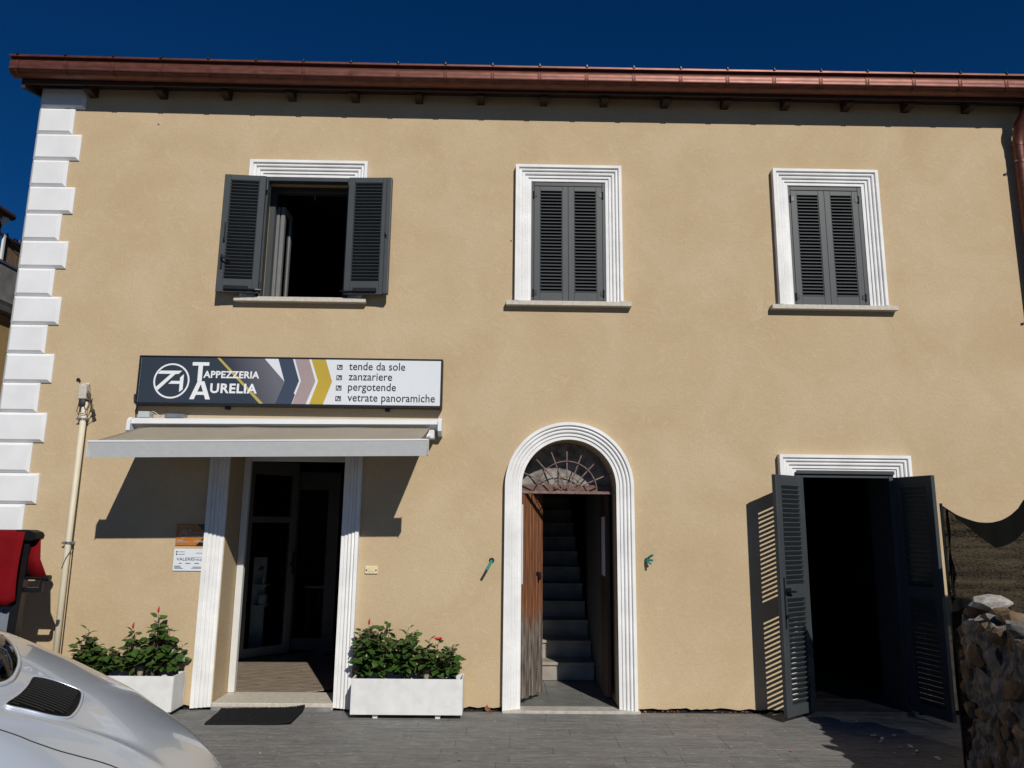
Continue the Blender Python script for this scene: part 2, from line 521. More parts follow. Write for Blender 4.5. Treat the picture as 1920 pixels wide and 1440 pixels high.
def text_mb(body, width=None, size=0.1, offset=0.0, bold=False, extrude=0.0008, y=0.0, x0=0.0, z0=0.0, xscale=1.0):
    """Lettering from the built in font, baseline start at (x0, y, z0), fitted to width."""
    cu = bpy.data.curves.new('txt', 'FONT')
    cu.body = body
    cu.size = size
    cu.offset = offset
    cu.space_character = 1.0 + offset * 22
    cu.extrude = extrude
    cu.resolution_u = 3
    ob = bpy.data.objects.new('txt', cu)
    COL.objects.link(ob)
    dg = bpy.context.evaluated_depsgraph_get()
    dg.update()
    me = bpy.data.meshes.new_from_object(ob.evaluated_get(dg))
    xs = [v.co.x for v in me.vertices]
    mn, mx = min(xs), max(xs)
    k = (width / (mx - mn)) if width else xscale
    b = MB()
    b.bm.from_mesh(me)
    for v in b.bm.verts:
        v.co = Vector((x0 + (v.co.x - mn) * k, y - v.co.z, z0 + v.co.y))
    bpy.data.objects.remove(ob)
    bpy.data.curves.remove(cu)
    bpy.data.meshes.remove(me)
    return b

# ================================================================== THE SETTING
b = MB()
b.face([(-400, -400, -0.03), (400, -400, -0.03), (400, 400, -0.03), (-400, 400, -0.03)])
ground = structure(b.build('ground', 'asphalt'))
b = MB()
b.box(-6.5, 6.5, -3.2, -0.0, -0.05, -0.008)
pavement = structure(b.build('pavement', mat('grey grout', (0.10, 0.098, 0.094, 1), 0.95, var=0.3, vscale=14, bump=0.4, bscale=60)))
TW, TL = 0.172, 0.80
rows = 14
trnd = random.Random(3)
for r in range(rows):
    y1 = -0.018 - r * TW
    y0 = y1 - TW + 0.003
    x = -4.6 - trnd.random() * TL
    while x < 4.2:
        x1 = x + TL * (1.0 if trnd.random() < 0.8 else 0.5)
        t = MB()
        t.box(x + 0.001, x1 - 0.001, y0 - 0.001, y1, -0.02, 0.0, 0.001)
        t.build('paving_tile', PAV[trnd.choice((0, 0, 0, 1, 1, 2))], pavement, loc=(0, 0, trnd.uniform(-0.0012, 0.0012)))
        x = x1

# ================================================================== THE HOUSE
house = thing('house', 'two storey beige stuccoed house with white quoins and copper gutter', 'house')

WX0, WX1, WZ1 = -4.575, 6.4, 5.80
TH = 0.40
AC, AR, AS = 0.62, 0.428, 1.925          # arch centre, inner radius, springing height
OPEN_W = [(-2.335, -1.475), (0.242, 0.998), (2.757, 3.512)]
WZ0, WZT = 3.64, 4.88

def rect_loop(x0, x1, z0, z1):
    return [(x0, z0), (x1, z0), (x1, z1), (x0, z1)]

def arch_loop(cx, r, zs, z0, n=28):
    pts = [(cx + r, z0)]
    for k in range(n + 1):
        a = math.pi * k / n
        pts.append((cx + r * math.cos(a), zs + r * math.sin(a)))
    pts.append((cx - r, z0))
    return pts

b = MB()
wr = random.Random(11)
outer = [(WX0, 0.03)]
openings_base = [(-2.45, -1.41, 2.26), None, (2.69, 3.585, 2.08)]
def base_run(xa, xb):
    out = []
    x = xa + 0.05
    while x < xb - 0.05:
        out.append((x, 0.030 + wr.uniform(-0.008, 0.010)))
        x += wr.uniform(0.03, 0.09)
    return out
outer += base_run(WX0, -2.45)
outer += [(-2.45, 0.03), (-2.45, 2.26), (-1.41, 2.26), (-1.41, 0.03)]
outer += base_run(-1.41, AC - AR)
outer += [(AC - AR, 0.03)] + [(AC - AR * math.cos(math.pi * k / 28), AS + AR * math.sin(math.pi * k / 28)) for k in range(29)] + [(AC + AR, 0.03)]
outer += base_run(AC + AR, 2.69)
outer += [(2.69, 0.03), (2.69, 2.08), (3.585, 2.08), (3.585, 0.03)]
outer += base_run(3.585, WX1)
outer += [(WX1, 0.03), (WX1, WZ1), (WX0, WZ1)]
loops = [outer] + [rect_loop(x0, x1, WZ0, WZT) for x0, x1 in OPEN_W]
edges = []
for lp in loops:
    vs = [b.bm.verts.new((x, 0.0, z)) for x, z in lp]
    for i in range(len(vs)):
        edges.append(b.bm.edges.new((vs[i], vs[(i + 1) % len(vs)])))
res = bmesh.ops.triangle_fill(b.bm, use_beauty=True, use_dissolve=False, edges=edges)
fs = [g for g in res['geom'] if isinstance(g, bmesh.types.BMFace)]
ex = bmesh.ops.extrude_face_region(b.bm, geom=fs)
for v in [g for g in ex['geom'] if isinstance(g, bmesh.types.BMVert)]:
    v.co.y += TH
wall = b.build('facade_wall', 'stucco', house)
b = MB()
b.box(WX0, WX0 + 0.35, TH, 7.0, 0.0, WZ1)
b.box(WX0 + 0.35, WX1, 6.65, 7.0, 0.0, WZ1)
b.box(WX1 - 0.35, WX1, TH, 6.65, 0.0, WZ1)
b.build('side_wall', 'stucco', house)
b = MB()
for xa, xb in ((WX0 + 0.02, -2.46), (-1.40, 0.18), (1.06, 2.68), (3.6, WX1 - 0.02)):
    b = MB()
    b.box(xa, xb, 0.035, 0.38, -0.03, 0.06)
    b.build('footing', 'crack', house)

# small marks in the render
b = MB()
b.tube([(-3.91, 0.004, 2.851), (-3.91, -0.012, 2.851)], [0.018, 0.014], 9)
b.tube([(-3.895, 0.004, 2.842), (-3.888, -0.02, 2.84)], 0.008, 7)
b.build('cable_hole', 'crack', house)
b = MB()
b.tube([(0.068, 0.004, 4.27), (0.068, -0.006, 4.27)], 0.006, 7)
b.build('wall_plug', 'crack', house)
b = MB()
b.tube([(-3.42, 0.004, 5.43), (-3.42, -0.01, 5.43)], [0.016, 0.008], 9)
b.build('plaster_dot', 'stucco', house)

# quoins
QH = 0.2752
def quoin(zb, zt, wide, nm):
    xr = -4.15 if wide else -4.245
    xl, yf, yb, c, pr = -4.602, -0.034, (0.30 if wide else 0.40), 0.026, 0.0
    t = MB()
    # chamfered block: base outline, raised outline
    z0, z1 = zb + 0.002, zt - 0.002
    base = [(xl + 0.02, 0.02, z0), (xr, 0.02, z0), (xr, 0.02, z1), (xl + 0.02, 0.02, z1)]
    rim = [(xl + 0.012, -0.012, z0), (xr, -0.012, z0), (xr, -0.012, z1), (xl + 0.012, -0.012, z1)]
    top = [(xl + 0.012 + c, yf, z0 + c), (xr - c, yf, z0 + c), (xr - c, yf, z1 - c), (xl + 0.012 + c, yf, z1 - c)]
    t.skin([base, rim, top], closed=True)
    t.face(top)
    # return face round the corner
    s0 = [(xl + 0.012, -0.012, z0), (xl + 0.012, yb, z0), (xl + 0.012, yb, z1), (xl + 0.012, -0.012, z1)]
    s1 = [(xl - 0.01, -0.012 + c, z0 + c), (xl - 0.01, yb - c, z0 + c), (xl - 0.01, yb - c, z1 - c), (xl - 0.01, -0.012 + c, z1 - c)]
    sb = [(xl + 0.03, -0.012, z0), (xl + 0.03, yb, z0), (xl + 0.03, yb, z1), (xl + 0.03, -0.012, z1)]
    t.skin([sb, s0, s1], closed=True)
    t.face(s1)
    t.build('quoin_block', 'quoin', house)
z = 5.567
quoin(z, 5.79, True, 0)
wide = False
while z - QH > -0.02:
    quoin(z - QH, z, wide, 0)
    z -= QH
    wide = not wide
if z > 0.05:
    quoin(0.03, z, wide, 0)

# moulded surrounds
PROF = [(0.0, 0.0), (0.0, 0.062), (0.027, 0.064), (0.032, 0.058), (0.034, 0.044), (0.040, 0.049), (0.052, 0.052), (0.060, 0.047), (0.063, 0.031),
        (0.069, 0.037), (0.083, 0.039), (0.091, 0.034), (0.094, 0.020), (0.100, 0.024), (0.118, 0.025), (0.122, 0.013), (0.15, 0.013), (0.15, -0.03)]
def surround_rect(x0, x1, z0, z1, nm, w=0.15):
    k = w / 0.15
    t = MB()
    rowsl = []
    for d, p in PROF:
        d *= k
        rowsl.append([(x0 + d, -p, z0), (x0 + d, -p, z1 - d), (x1 - d, -p, z1 - d), (x1 - d, -p, z0)])
    vr = t.skin(rowsl)
    t.bm.faces.new([r[0] for r in vr])
    t.bm.faces.new([r[3] for r in vr])
    return t.build(nm, 'white', house, autosmooth=25)
surround_rect(-2.475, -1.335, 3.655, 5.04, 'window_surround', 0.157)
surround_rect(0.107, 1.136, 3.66, 5.037, 'window_surround', 0.154)
surround_rect(2.622, 3.658, 3.66, 5.04, 'window_surround', 0.154)
surround_rect(-2.615, -1.255, 0.02, 2.42, 'door_surround', 0.16)
surround_rect(2.536, 3.742, 0.03, 2.237, 'door_surround', 0.154)
t = MB()
rowsl = []
for d, p in PROF:
    r = 0.582 - d * (0.154 / 0.15)
    row = [(AC - r, -p, 0.02), (AC - r, -p, 1.0)]
    for k in range(41):
        a = math.pi * k / 40
        row.append((AC - r * math.cos(a), -p, AS + r * math.sin(a)))
    row += [(AC + r, -p, 1.0), (AC + r, -p, 0.02)]
    rowsl.append(row)
vr = t.skin(rowsl)
t.bm.faces.new([r[0] for r in vr])
t.bm.faces.new([r[-1] for r in vr])
t.build('arch_surround', 'white', house, autosmooth=28)

# sills and thresholds
for x0, x1 in ((-2.525, -1.29), (0.026, 1.213), (2.545, 3.745)):
    b = MB()
    b.box(x0, x1, -0.068, 0.30, 3.612, 3.656, 0.003)
    b.build('window_sill', 'sill', house)
b = MB()
b.box(0.035, 1.222, -0.07, 0.10, -0.015, 0.022, 0.004)
b.build('threshold_step', 'sill2', house)
b = MB()
b.box(0.194, 1.046, 0.102, 0.42, -0.015, 0.021, 0.002)
b.build('hall_slab', 'hall', house)
b = MB()
b.box(-2.447, -1.413, -0.03, 0.40, 0.0, 0.058, 0.005)
b.build('threshold_step', 'sill', house)
b = MB()
b.box(-2.44, -1.42, -0.055, -0.034, -0.01, 0.03, 0.004)
b.build('threshold_riser', 'concrete', house)
b = MB()
b.box(2.66, 3.62, -0.06, 0.42, -0.012, 0.03, 0.004)
b.build('threshold_step', 'slate', house)  # the shadow on this step is put into its stone colour

# ------------------------------------------------------------------ shutters
def slat_mesh(w, depth=0.045, th=0.006, tilt=50):
    t = bmesh.new()
    bmesh.ops.create_cube(t, size=1.0)
    for v in t.verts:
        v.co = Vector((v.co.x * w, v.co.y * depth, v.co.z * th))
    bmesh.ops.bevel(t, geom=[e for e in t.edges if abs((e.verts[0].co - e.verts[1].co).x) > 0.5 * w], offset=0.002, segments=1, affect='EDGES')
    t.transform(Matrix.Rotation(math.radians(tilt), 4, 'X'))
    me = bpy.data.meshes.new('slat')
    t.to_mesh(me)
    t.free()
    me.materials.append(MT['anthracite'])
    return me

def shutter(hx, hy, z0, w, h, sgn, ang, panels, stile=0.058, th=0.038, hinge=True, name='shutter', label=None, slat=(0.045, 0.007, 39)):
    """Leaf hinged at (hx, hy); closed it lies along sgn*X; panels = [(zlo, zhi, n)]; ang opens it to the street."""
    t = MB()
    def bx(xa, xb, za, zb, ya=-th / 2, yb=th / 2):
        t.box(min(sgn * xa, sgn * xb), max(sgn * xa, sgn * xb), ya, yb, za, zb, 0.0025)
    bx(0, stile, 0, h)
    bx(w - stile, w, 0, h)
    zs = [0] + [v for p in panels for v in p[:2]] + [h]
    for i in range(0, len(zs), 2):
        bx(stile - 0.001, w - stile + 0.001, zs[i], zs[i + 1], -th / 2 + 0.002, th / 2 - 0.002)
    for zl, zh, n in panels:                      # thin bead round the slats
        bx(stile - 0.001, stile + 0.007, zl, zh, -th / 2 + 0.006, th / 2 - 0.006)
        bx(w - stile - 0.007, w - stile + 0.001, zl, zh, -th / 2 + 0.006, th / 2 - 0.006)
    o = t.build(name, 'anthracite', house)
    o.location = (hx, hy, z0)
    o.rotation_euler = (0, 0, -sgn * math.radians(ang))
    ORIG[o.name] = (0, 0, 0)
    if label:
        o['label'] = label
    for zl, zh, n in panels:
        me = slat_mesh(w - 2 * stile - 0.004, *slat)
        for k in range(n):
            s = bpy.data.objects.new('slat', me)
            COL.objects.link(s)
            s.parent = o
            s.location = (sgn * w / 2, 0.0, zl + (k + 0.5) * (zh - zl) / n)
    if hinge:
        for zz in (0.09, h - 0.09):
            q = MB()
            q.tube([(sgn * -0.004, -th / 2 - 0.004, zz - 0.035), (sgn * -0.004, -th / 2 - 0.004, zz + 0.035)], 0.009, 8)
            q.box(min(0, sgn * 0.03), max(0, sgn * 0.03), -th / 2 - 0.005, -th / 2 + 0.001, zz - 0.022, zz + 0.022)
            q.build('hinge', 'blackmetal', o)
    return o

# closed windows: fixed frame + two leaves
for x0, x1 in OPEN_W[1:]:
    b = MB()
    yf0, yf1 = -0.006, 0.05
    b.box(x0 + 0.002, x0 + 0.046, yf0, yf1, WZ0 + 0.018, WZT - 0.002, 0.003)
    b.box(x1 - 0.046, x1 - 0.002, yf0, yf1, WZ0 + 0.018, WZT - 0.002, 0.003)
    b.box(x0 + 0.046, x1 - 0.046, yf0 + 0.001, yf1, WZT - 0.04, WZT - 0.002, 0.003)
    b.build('shutter_frame', 'anthracite', house)
    lw = (x1 - x0 - 0.092) / 2 - 0.0015
    hh = WZT - 0.042 - 3.662
    pan = [(0.098, hh - 0.048, 31)]
    shutter(x0 + 0.047, 0.0125, 3.660, lw, hh, 1, 0, pan, label='closed louvred shutter leaf')
    shutter(x1 - 0.047, 0.0125, 3.660, lw, hh, -1, 0, pan, label='closed louvred shutter leaf')
    b = MB()
    b.box((x0 + x1) / 2 - 0.02, (x0 + x1) / 2 + 0.02, 0.033, 0.045, 3.67, WZT - 0.05, 0.002)
    b.build('meeting_bead', 'anthracite', house)
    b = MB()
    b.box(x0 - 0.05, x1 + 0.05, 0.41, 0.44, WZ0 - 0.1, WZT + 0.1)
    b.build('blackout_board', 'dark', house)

# open window
x0, x1 = OPEN_W[0]
b = MB()
b.box(x0 + 0.002, x0 + 0.046, -0.03, 0.05, WZ0 + 0.018, WZT - 0.002, 0.003)
b.box(x1 - 0.046, x1 - 0.002, -0.03, 0.05, WZ0 + 0.018, WZT - 0.002, 0.003)
b.box(x0 + 0.046, x1 - 0.046, -0.029, 0.05, WZT - 0.045, WZT - 0.002, 0.003)
b.build('shutter_frame', 'anthracite', house)
hh = 1.168
pan = [(0.13, hh - 0.052, 30)]
sl = shutter(x0 + 0.045, -0.092, 3.676, 0.385, hh, 1, 176, pan, label='left shutter leaf folded back against the wall')
sr = shutter(x1 - 0.018, -0.090, 3.676, 0.385, hh, -1, 178, pan, label='right shutter leaf folded back against the wall')
# closing bead on the right leaf, handle and bar on the left one
q = MB(); q.box(-0.415, -0.365, -0.026, 0.030, 0.004, hh - 0.004, 0.008, 2); q.build('closing_bead', 'anthracite', sr)
q = MB(); q.tube([(-0.372, 0.03, 0.60), (-0.385, 0.04, 0.565)], 0.010, 8); q.tube([(-0.385, 0.034, 0.60), (-0.385, 0.034, 0.55)], 0.007, 8); q.build('catch', 'blackmetal', sr)
q = MB()
q.box(0.338, 0.36, 0.019, 0.030, 0.22, 0.36, 0.003)
q.tube([(0.349, 0.03, 0.32), (0.349, 0.055, 0.32), (0.335, 0.062, 0.32), (0.262, 0.060, 0.317)], 0.008, 8)
q.build('handle', 'blackmetal', sl)
q = MB(); q.box(0.335, 0.347, 0.019, 0.028, 0.52, 0.68, 0.002); q.tube([(0.341, 0.03, 0.49), (0.341, 0.03, 0.53)], 0.010, 7); q.build('bolt', 'blackmetal', sl)
for o in (sl, sr):
    sg = 1 if o is sl else -1
    q = MB()
    xa, xb = sorted((sg * 0.09, sg * 0.31))
    q.box(xa, xb, 0.019, 0.042, 0.022, 0.058, 0.004)
    q.tube([(sg * 0.09, 0.03, 0.03), (sg * 0.02, 0.035, 0.025), (sg * -0.03, 0.02, 0.03)], 0.008, 6)
    q.build('stay', 'blackmetal', o)
# casement opened inwards, seen edge on at the left of the opening
b = MB()
b.box(x0 + 0.002, x0 + 0.055, 0.20, 0.27, WZ0 + 0.018, WZT - 0.01, 0.004)
b.box(x1 - 0.055, x1 - 0.002, 0.20, 0.27, WZ0 + 0.018, WZT - 0.01, 0.004)
b.box(x0 + 0.055, x1 - 0.055, 0.20, 0.27, WZT - 0.06, WZT - 0.01, 0.004)
b.build('casement_frame', 'anthracite', house)
for nm, dx, ang in (('casement_leaf', 0.058, 82), ('casement_leaf', 0.11, 88)):
    a = math.radians(ang)
    q = MB()
    w, h = 0.25, 1.02
    for (xa, xb, za, zb) in ((0, 0.05, 0, h), (w - 0.05, w, 0, h), (0.05, w - 0.05, 0, 0.06), (0.05, w - 0.05, h - 0.06, h)):
        q.box(xa, xb, -0.02, 0.02, za, zb, 0.004)
    o = q.build(nm, 'casegrey', house)
    o.location = (x0 + dx, 0.275, 3.68)
    o.rotation_euler = (0, 0, a)
    q = MB(); q.box(0.048, w - 0.048, -0.004, 0.004, 0.058, h - 0.058)
    g = q.build('pane', 'glass', o)

# right hand louvred door
b = MB()
b.box(2.692, 2.735, -0.03, 0.06, 0.032, 2.076, 0.003)
b.box(3.54, 3.583, -0.03, 0.06, 0.032, 2.076, 0.003)
b.box(2.735, 3.54, -0.029, 0.06, 2.03, 2.076, 0.003)
b.box(2.69, 3.585, -0.05, -0.031, 2.062, 2.095, 0.003)
b.box(2.692, 2.71, 0.061, 0.42, 0.032, 2.076)  # dark lining added over the reveals, standing for their deep shade
b.box(3.565, 3.583, 0.061, 0.42, 0.032, 2.076)
b.box(2.71, 3.565, 0.061, 0.42, 2.06, 2.076)
b.build('shutter_frame', 'anthracite', house)
lh = 1.99
dp = [(0.085, 0.95, 21), (1.055, lh - 0.085, 21)]
dl = shutter(2.715, -0.078, 0.045, 0.425, lh, 1, 143, dp, stile=0.072, slat=(0.054, 0.011, 48), label='left louvred door leaf standing open in the sun')
dr = shutter(3.572, -0.060, 0.045, 0.425, lh, -1, 106, dp, stile=0.072, slat=(0.054, 0.011, 48), label='right louvred door leaf standing open')
q = MB()
q.box(0.30, 0.38, 0.019, 0.030, 0.985, 1.03, 0.003)
q.tube([(0.375, 0.03, 1.005), (0.375, 0.06, 1.005), (0.29, 0.062, 1.0)], 0.010, 8)
q.build('handle', 'blackmetal', dl)
q = MB(); q.box(0.385, 0.40, 0.019, 0.027, 0.70, 1.12, 0.002); q.tube([(0.392, 0.028, 0.80), (0.392, 0.045, 0.80)], 0.014, 8); q.build('lock_bar', 'blackmetal', dl)
q = MB(); q.box(0.418, 0.445, -0.014, 0.026, 0.0, lh, 0.004); q.build('closing_bead', 'anthracite', dl)

# ------------------------------------------------------------------ eave, rafters, gutter
b = MB()
b.prism_x([(-0.20, 5.805), (-0.20, 5.83), (6.9, 7.6), (6.9, 7.575)], -4.68, 6.5)
roof = b.build('roof', 'eavewood', house)
b = MB()
b.prism_x([(-0.22, 5.86), (-0.22, 5.90), (7.0, 7.74), (7.0, 7.66)], -4.70, 6.55)
b.build('roof_tiling', 'rooftile', house)
b = MB()
b.box(-4.66, 6.5, -0.198, -0.178, 5.715, 5.802, 0.003)
b.build('fascia_board', 'eavewood', house)
b = MB()
b.box(-4.66, 6.5, -0.176, -0.004, 5.785, 5.803)
b.build('soffit_board', 'eavewood', house)
b = MB()
b.prism_x([(-0.20, 5.67), (-0.20, 5.803), (3.3, 6.68), (3.3, 6.55)], -4.675, -4.64)
b.build('barge_board', 'eavewood', house)
rx = -4.68
rr_ = [-4.08, -3.391, -2.757, -2.121, -1.494, -0.861, -0.249, 0.376, 0.976, 1.582, 2.184, 2.788, 3.40, 4.01, 4.62, 5.23, 5.84]
for x in rr_:
    b = MB()
    b.prism_x([(-0.135, 5.69), (-0.15, 5.70), (-0.15, 5.784), (0.0, 5.784), (0.0, 5.69)], x - 0.036, x + 0.036)
    b.build('rafter_end', 'eavewood', house)
# gutter profile (Y, Z)
GP0 = [(-0.285, 5.845), (-0.285, 5.66), (-0.31, 5.648), (-0.345, 5.65), (-0.375, 5.662), (-0.398, 5.682), (-0.404, 5.692), (-0.411, 5.696), (-0.413, 5.703), (-0.409, 5.710), (-0.402, 5.712),
      (-0.399, 5.722), (-0.402, 5.745), (-0.404, 5.770), (-0.400, 5.795), (-0.391, 5.815), (-0.383, 5.826), (-0.384, 5.834), (-0.400, 5.838), (-0.418, 5.838), (-0.421, 5.842), (-0.421, 5.862), (-0.417, 5.866), (-0.405, 5.867)]
GP = [(y + 0.088, 5.92 - (5.867 - z) * 0.85) for y, z in GP0]
def gutter_rows(x, off=0.0):
    return [(x, y - off, z) for y, z in GP]
XS = [-4.735, -4.0, -3.0, -2.0, -1.0, 0, 1, 2, 3, 4, 5, 6.5]
b = MB()
sag = lambda x: 0.022 * max(0.0, (-x - 1.0) / 3.7) ** 1.5 + 0.012 * max(0.0, (x - 1.5) / 3.5)
vr = b.skin([[(x, y, z + sag(x)) for (x_, y, z) in gutter_rows(x)] for x in XS])
b.bm.faces.new(vr[0])
b.build('gutter', 'copper', house, autosmooth=40)
gut_o = [o for o in house.children if o.name == 'gutter'][0]
bx_ = -4.66
while bx_ < 5.6:
    t = MB()
    rowsA = []
    for dx in (-0.017, -0.015, -0.011, -0.008, 0.008, 0.011, 0.015, 0.017):
        ro = 0.0062 if abs(dx) > 0.008 else 0.0025
        rowsA.append([(bx_ + dx, y - ro, z - 0.4 * ro + sag(bx_)) for y, z in GP[3:20]])
    t.skin(rowsA)
    t.build('bracket', 'copper', gut_o)
    t = MB()
    t.tube([(bx_, -0.328, 5.910 + sag(bx_)), (bx_, -0.328, 5.936 + sag(bx_))], [0.016, 0.012], 7)
    t.build('clip', 'blackmetal', gut_o)
    bx_ += 0.453
# downpipe with swan neck
b = MB()
path = [(5.14, -0.27, 5.75), (5.135, -0.265, 5.69), (5.10, -0.22, 5.61), (5.065, -0.14, 5.51), (5.068, -0.10, 5.40), (5.068, -0.085, 5.30), (5.068, -0.085, 0.1)]
b.tube(path, 0.052, 14)
dpipe = b.build('downpipe', 'copper', house, autosmooth=40)
for zz in (5.13, 3.6, 2.1):
    b = MB()
    b.tube([(5.068, -0.085, zz - 0.012), (5.068, -0.085, zz + 0.012)], 0.057, 14)
    b.build('pipe_collar', 'copper', dpipe, autosmooth=40)
    b = MB()
    b.tube([(5.013, -0.11, zz), (4.988, -0.125, zz)], 0.011, 8)
    b.build('collar_bolt', 'steel', dpipe)
b = MB(); b.tube([(5.068, -0.085, 5.30), (5.068, -0.085, 5.36)], 0.056, 14); b.build('pipe_socket', 'copper', dpipe, autosmooth=40)

# ------------------------------------------------------------------ rooms behind the openings
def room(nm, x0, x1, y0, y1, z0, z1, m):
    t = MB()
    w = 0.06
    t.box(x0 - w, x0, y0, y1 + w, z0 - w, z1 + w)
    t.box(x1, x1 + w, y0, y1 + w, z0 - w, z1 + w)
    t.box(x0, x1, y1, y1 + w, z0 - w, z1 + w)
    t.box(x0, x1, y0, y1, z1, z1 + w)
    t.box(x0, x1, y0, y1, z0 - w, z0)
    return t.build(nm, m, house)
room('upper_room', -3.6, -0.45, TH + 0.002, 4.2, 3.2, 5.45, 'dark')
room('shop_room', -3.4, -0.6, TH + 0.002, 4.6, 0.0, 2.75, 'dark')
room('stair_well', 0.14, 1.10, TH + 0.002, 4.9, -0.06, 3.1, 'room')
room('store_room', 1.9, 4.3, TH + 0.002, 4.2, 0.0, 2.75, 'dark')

# shop floor in wood effect tiles laid on the slant
pr_ = random.Random(5)
a = math.radians(38)
ux, uy = math.cos(a), math.sin(a)
for i in range(-4, 9):
    for j in range(-3, 4):
        t = MB()
        L_, W_ = 0.9, 0.165
        c0 = Vector((-1.95, 1.0, 0.05)) + Vector((ux, uy, 0)) * (j * L_ + (i % 3) * 0.3) + Vector((-uy, ux, 0)) * (i * W_)
        if not (-3.3 < c0.x < -0.7 and 0.30 < c0.y < 2.6):
            continue
        tb = bmesh.new()
        bmesh.ops.create_cube(tb, size=1.0)
        for v in tb.verts:
            v.co = Vector((v.co.x * (L_ - 0.008), v.co.y * (W_ - 0.008), v.co.z * 0.012))
        tb.transform(Matrix.Translation(c0) @ Matrix.Rotation(a, 4, 'Z'))
        tb.verts.ensure_lookup_table()
        geom = list(tb.verts) + list(tb.edges) + list(tb.faces)
        for pl, no in (((0, 0.403, 0), (0, -1, 0)), ((-3.38, 0, 0), (-1, 0, 0)), ((-0.62, 0, 0), (1, 0, 0))):
            geom = list(tb.verts) + list(tb.edges) + list(tb.faces)
            bmesh.ops.bisect_plane(tb, geom=geom, plane_co=pl, plane_no=no, clear_outer=True)
        if len(tb.faces) < 3:
            tb.free(); continue
        hol = [e for e in tb.edges if e.is_boundary]
        bmesh.ops.holes_fill(tb, edges=hol)
        t.add(tb)
        t.build('floor_plank', 'plank', house)

# shop door frame, fixed light and the opened glazed leaf
b = MB()
YD = 0.405
b.box(-2.446, -2.385, YD - 0.06, YD - 0.005, 0.06, 2.22, 0.004)
b.box(-1.475, -1.414, YD - 0.06, YD - 0.005, 0.06, 2.22, 0.004)
b.box(-2.385, -1.475, YD - 0.06, YD - 0.005, 2.15, 2.22, 0.004)
b.build('shop_door_frame', 'alu', house)
def glazed_leaf(hx, hy, w, h, ang, nm, lab):
    q = MB()
    for (xa, xb, za, zb) in ((0, 0.075, 0, h), (w - 0.075, w, 0, h), (0.075, w - 0.075, 0, 0.10), (0.075, w - 0.075, h - 0.16, h), (0.075, w - 0.075, 1.50, 1.57)):
        q.box(xa, xb, -0.025, 0.025, za, zb, 0.004)
    o = q.build(nm, 'casegrey', house)  # grey on the white frame stands for the shade inside the shop
    o.location = (hx, hy, 0.066)
    o.rotation_euler = (0, 0, math.radians(ang))
    o['label'] = lab
    q = MB(); q.box(0.073, w - 0.073, -0.005, 0.005, 0.098, 1.502); q.build('pane', 'glass', o)
    q = MB(); q.box(0.073, w - 0.073, -0.005, 0.005, 1.568, h - 0.158); q.build('pane', 'glass', o)
    q = MB(); q.box(w - 0.06, w - 0.035, -0.07, -0.025, 1.0, 1.03); q.box(w - 0.06, w - 0.035, -0.085, -0.065, 0.9, 1.15, 0.006); q.build('handle', 'blackmetal', o)
    return o
glazed_leaf(-2.93, 1.95, 0.66, 2.22, 48, 'shop_door_leaf', 'white framed glazed door leaf opened into the shop')
b = MB()
b.box(-2.14, -2.0, 2.6, 2.66, 0.056, 2.19)
b.box(-2.62, -2.5, 2.6, 2.66, 0.056, 2.19)
b.box(-2.5, -2.14, 2.605, 2.655, 1.97, 2.19)
b.box(-2.5, -2.14, 2.605, 2.655, 0.056, 0.2)
b.build('inner_partition', 'shadedwhite', house)  # white frame coloured dark grey, the room's shade put into the colour

# stair with marble treads
stair = thing('staircase', 'marble staircase climbing inside the arched doorway', 'staircase', (0.62, 1.2, 0.0))
for i in range(13):
    zt = 0.022 + 0.1755 * (i + 1)
    yf = 1.2 + 0.27 * i
    q = MB()
    q.box(0.142, 0.985, yf - 0.02, yf + 0.285, zt - 0.03, zt, 0.004)
    st = q.build('tread', 'marble', stair)
    q = MB()
    q.box(0.142, 0.98, yf, yf + 0.02, zt - 0.1755 + 0.0005, zt - 0.0305)
    q.build('riser', 'marble', stair)
b = MB()
for i in range(3):
    for j in range(4):
        x0_, y0_ = 0.145 + i * 0.318, 0.425 + j * 0.2
        b.box(x0_, x0_ + 0.315, y0_, y0_ + 0.197, -0.01, 0.018, 0.001)
b.build('hall_tile', 'hall', house)
b = MB()
b.box(0.99, 1.06, 0.42, 1.9, 0.03, 2.6)
b.build('stair_side_wall', 'room', house)

# old timber door leaf (left, ajar) and its folded twin (right)
wd = MB()
DW, DH = 0.40, 1.80
leaf = bpy.data.objects.new('timber_door', None)
leaf.empty_display_size = 0.1
COL.objects.link(leaf); leaf.parent = house
leaf.location = (0.198, 0.115, 0.075)
leaf.rotation_euler = (0, 0, math.radians(60))
ORIG[leaf.name] = (0, 0, 0)
leaf['label'] = 'weathered orange timber door leaf standing ajar'

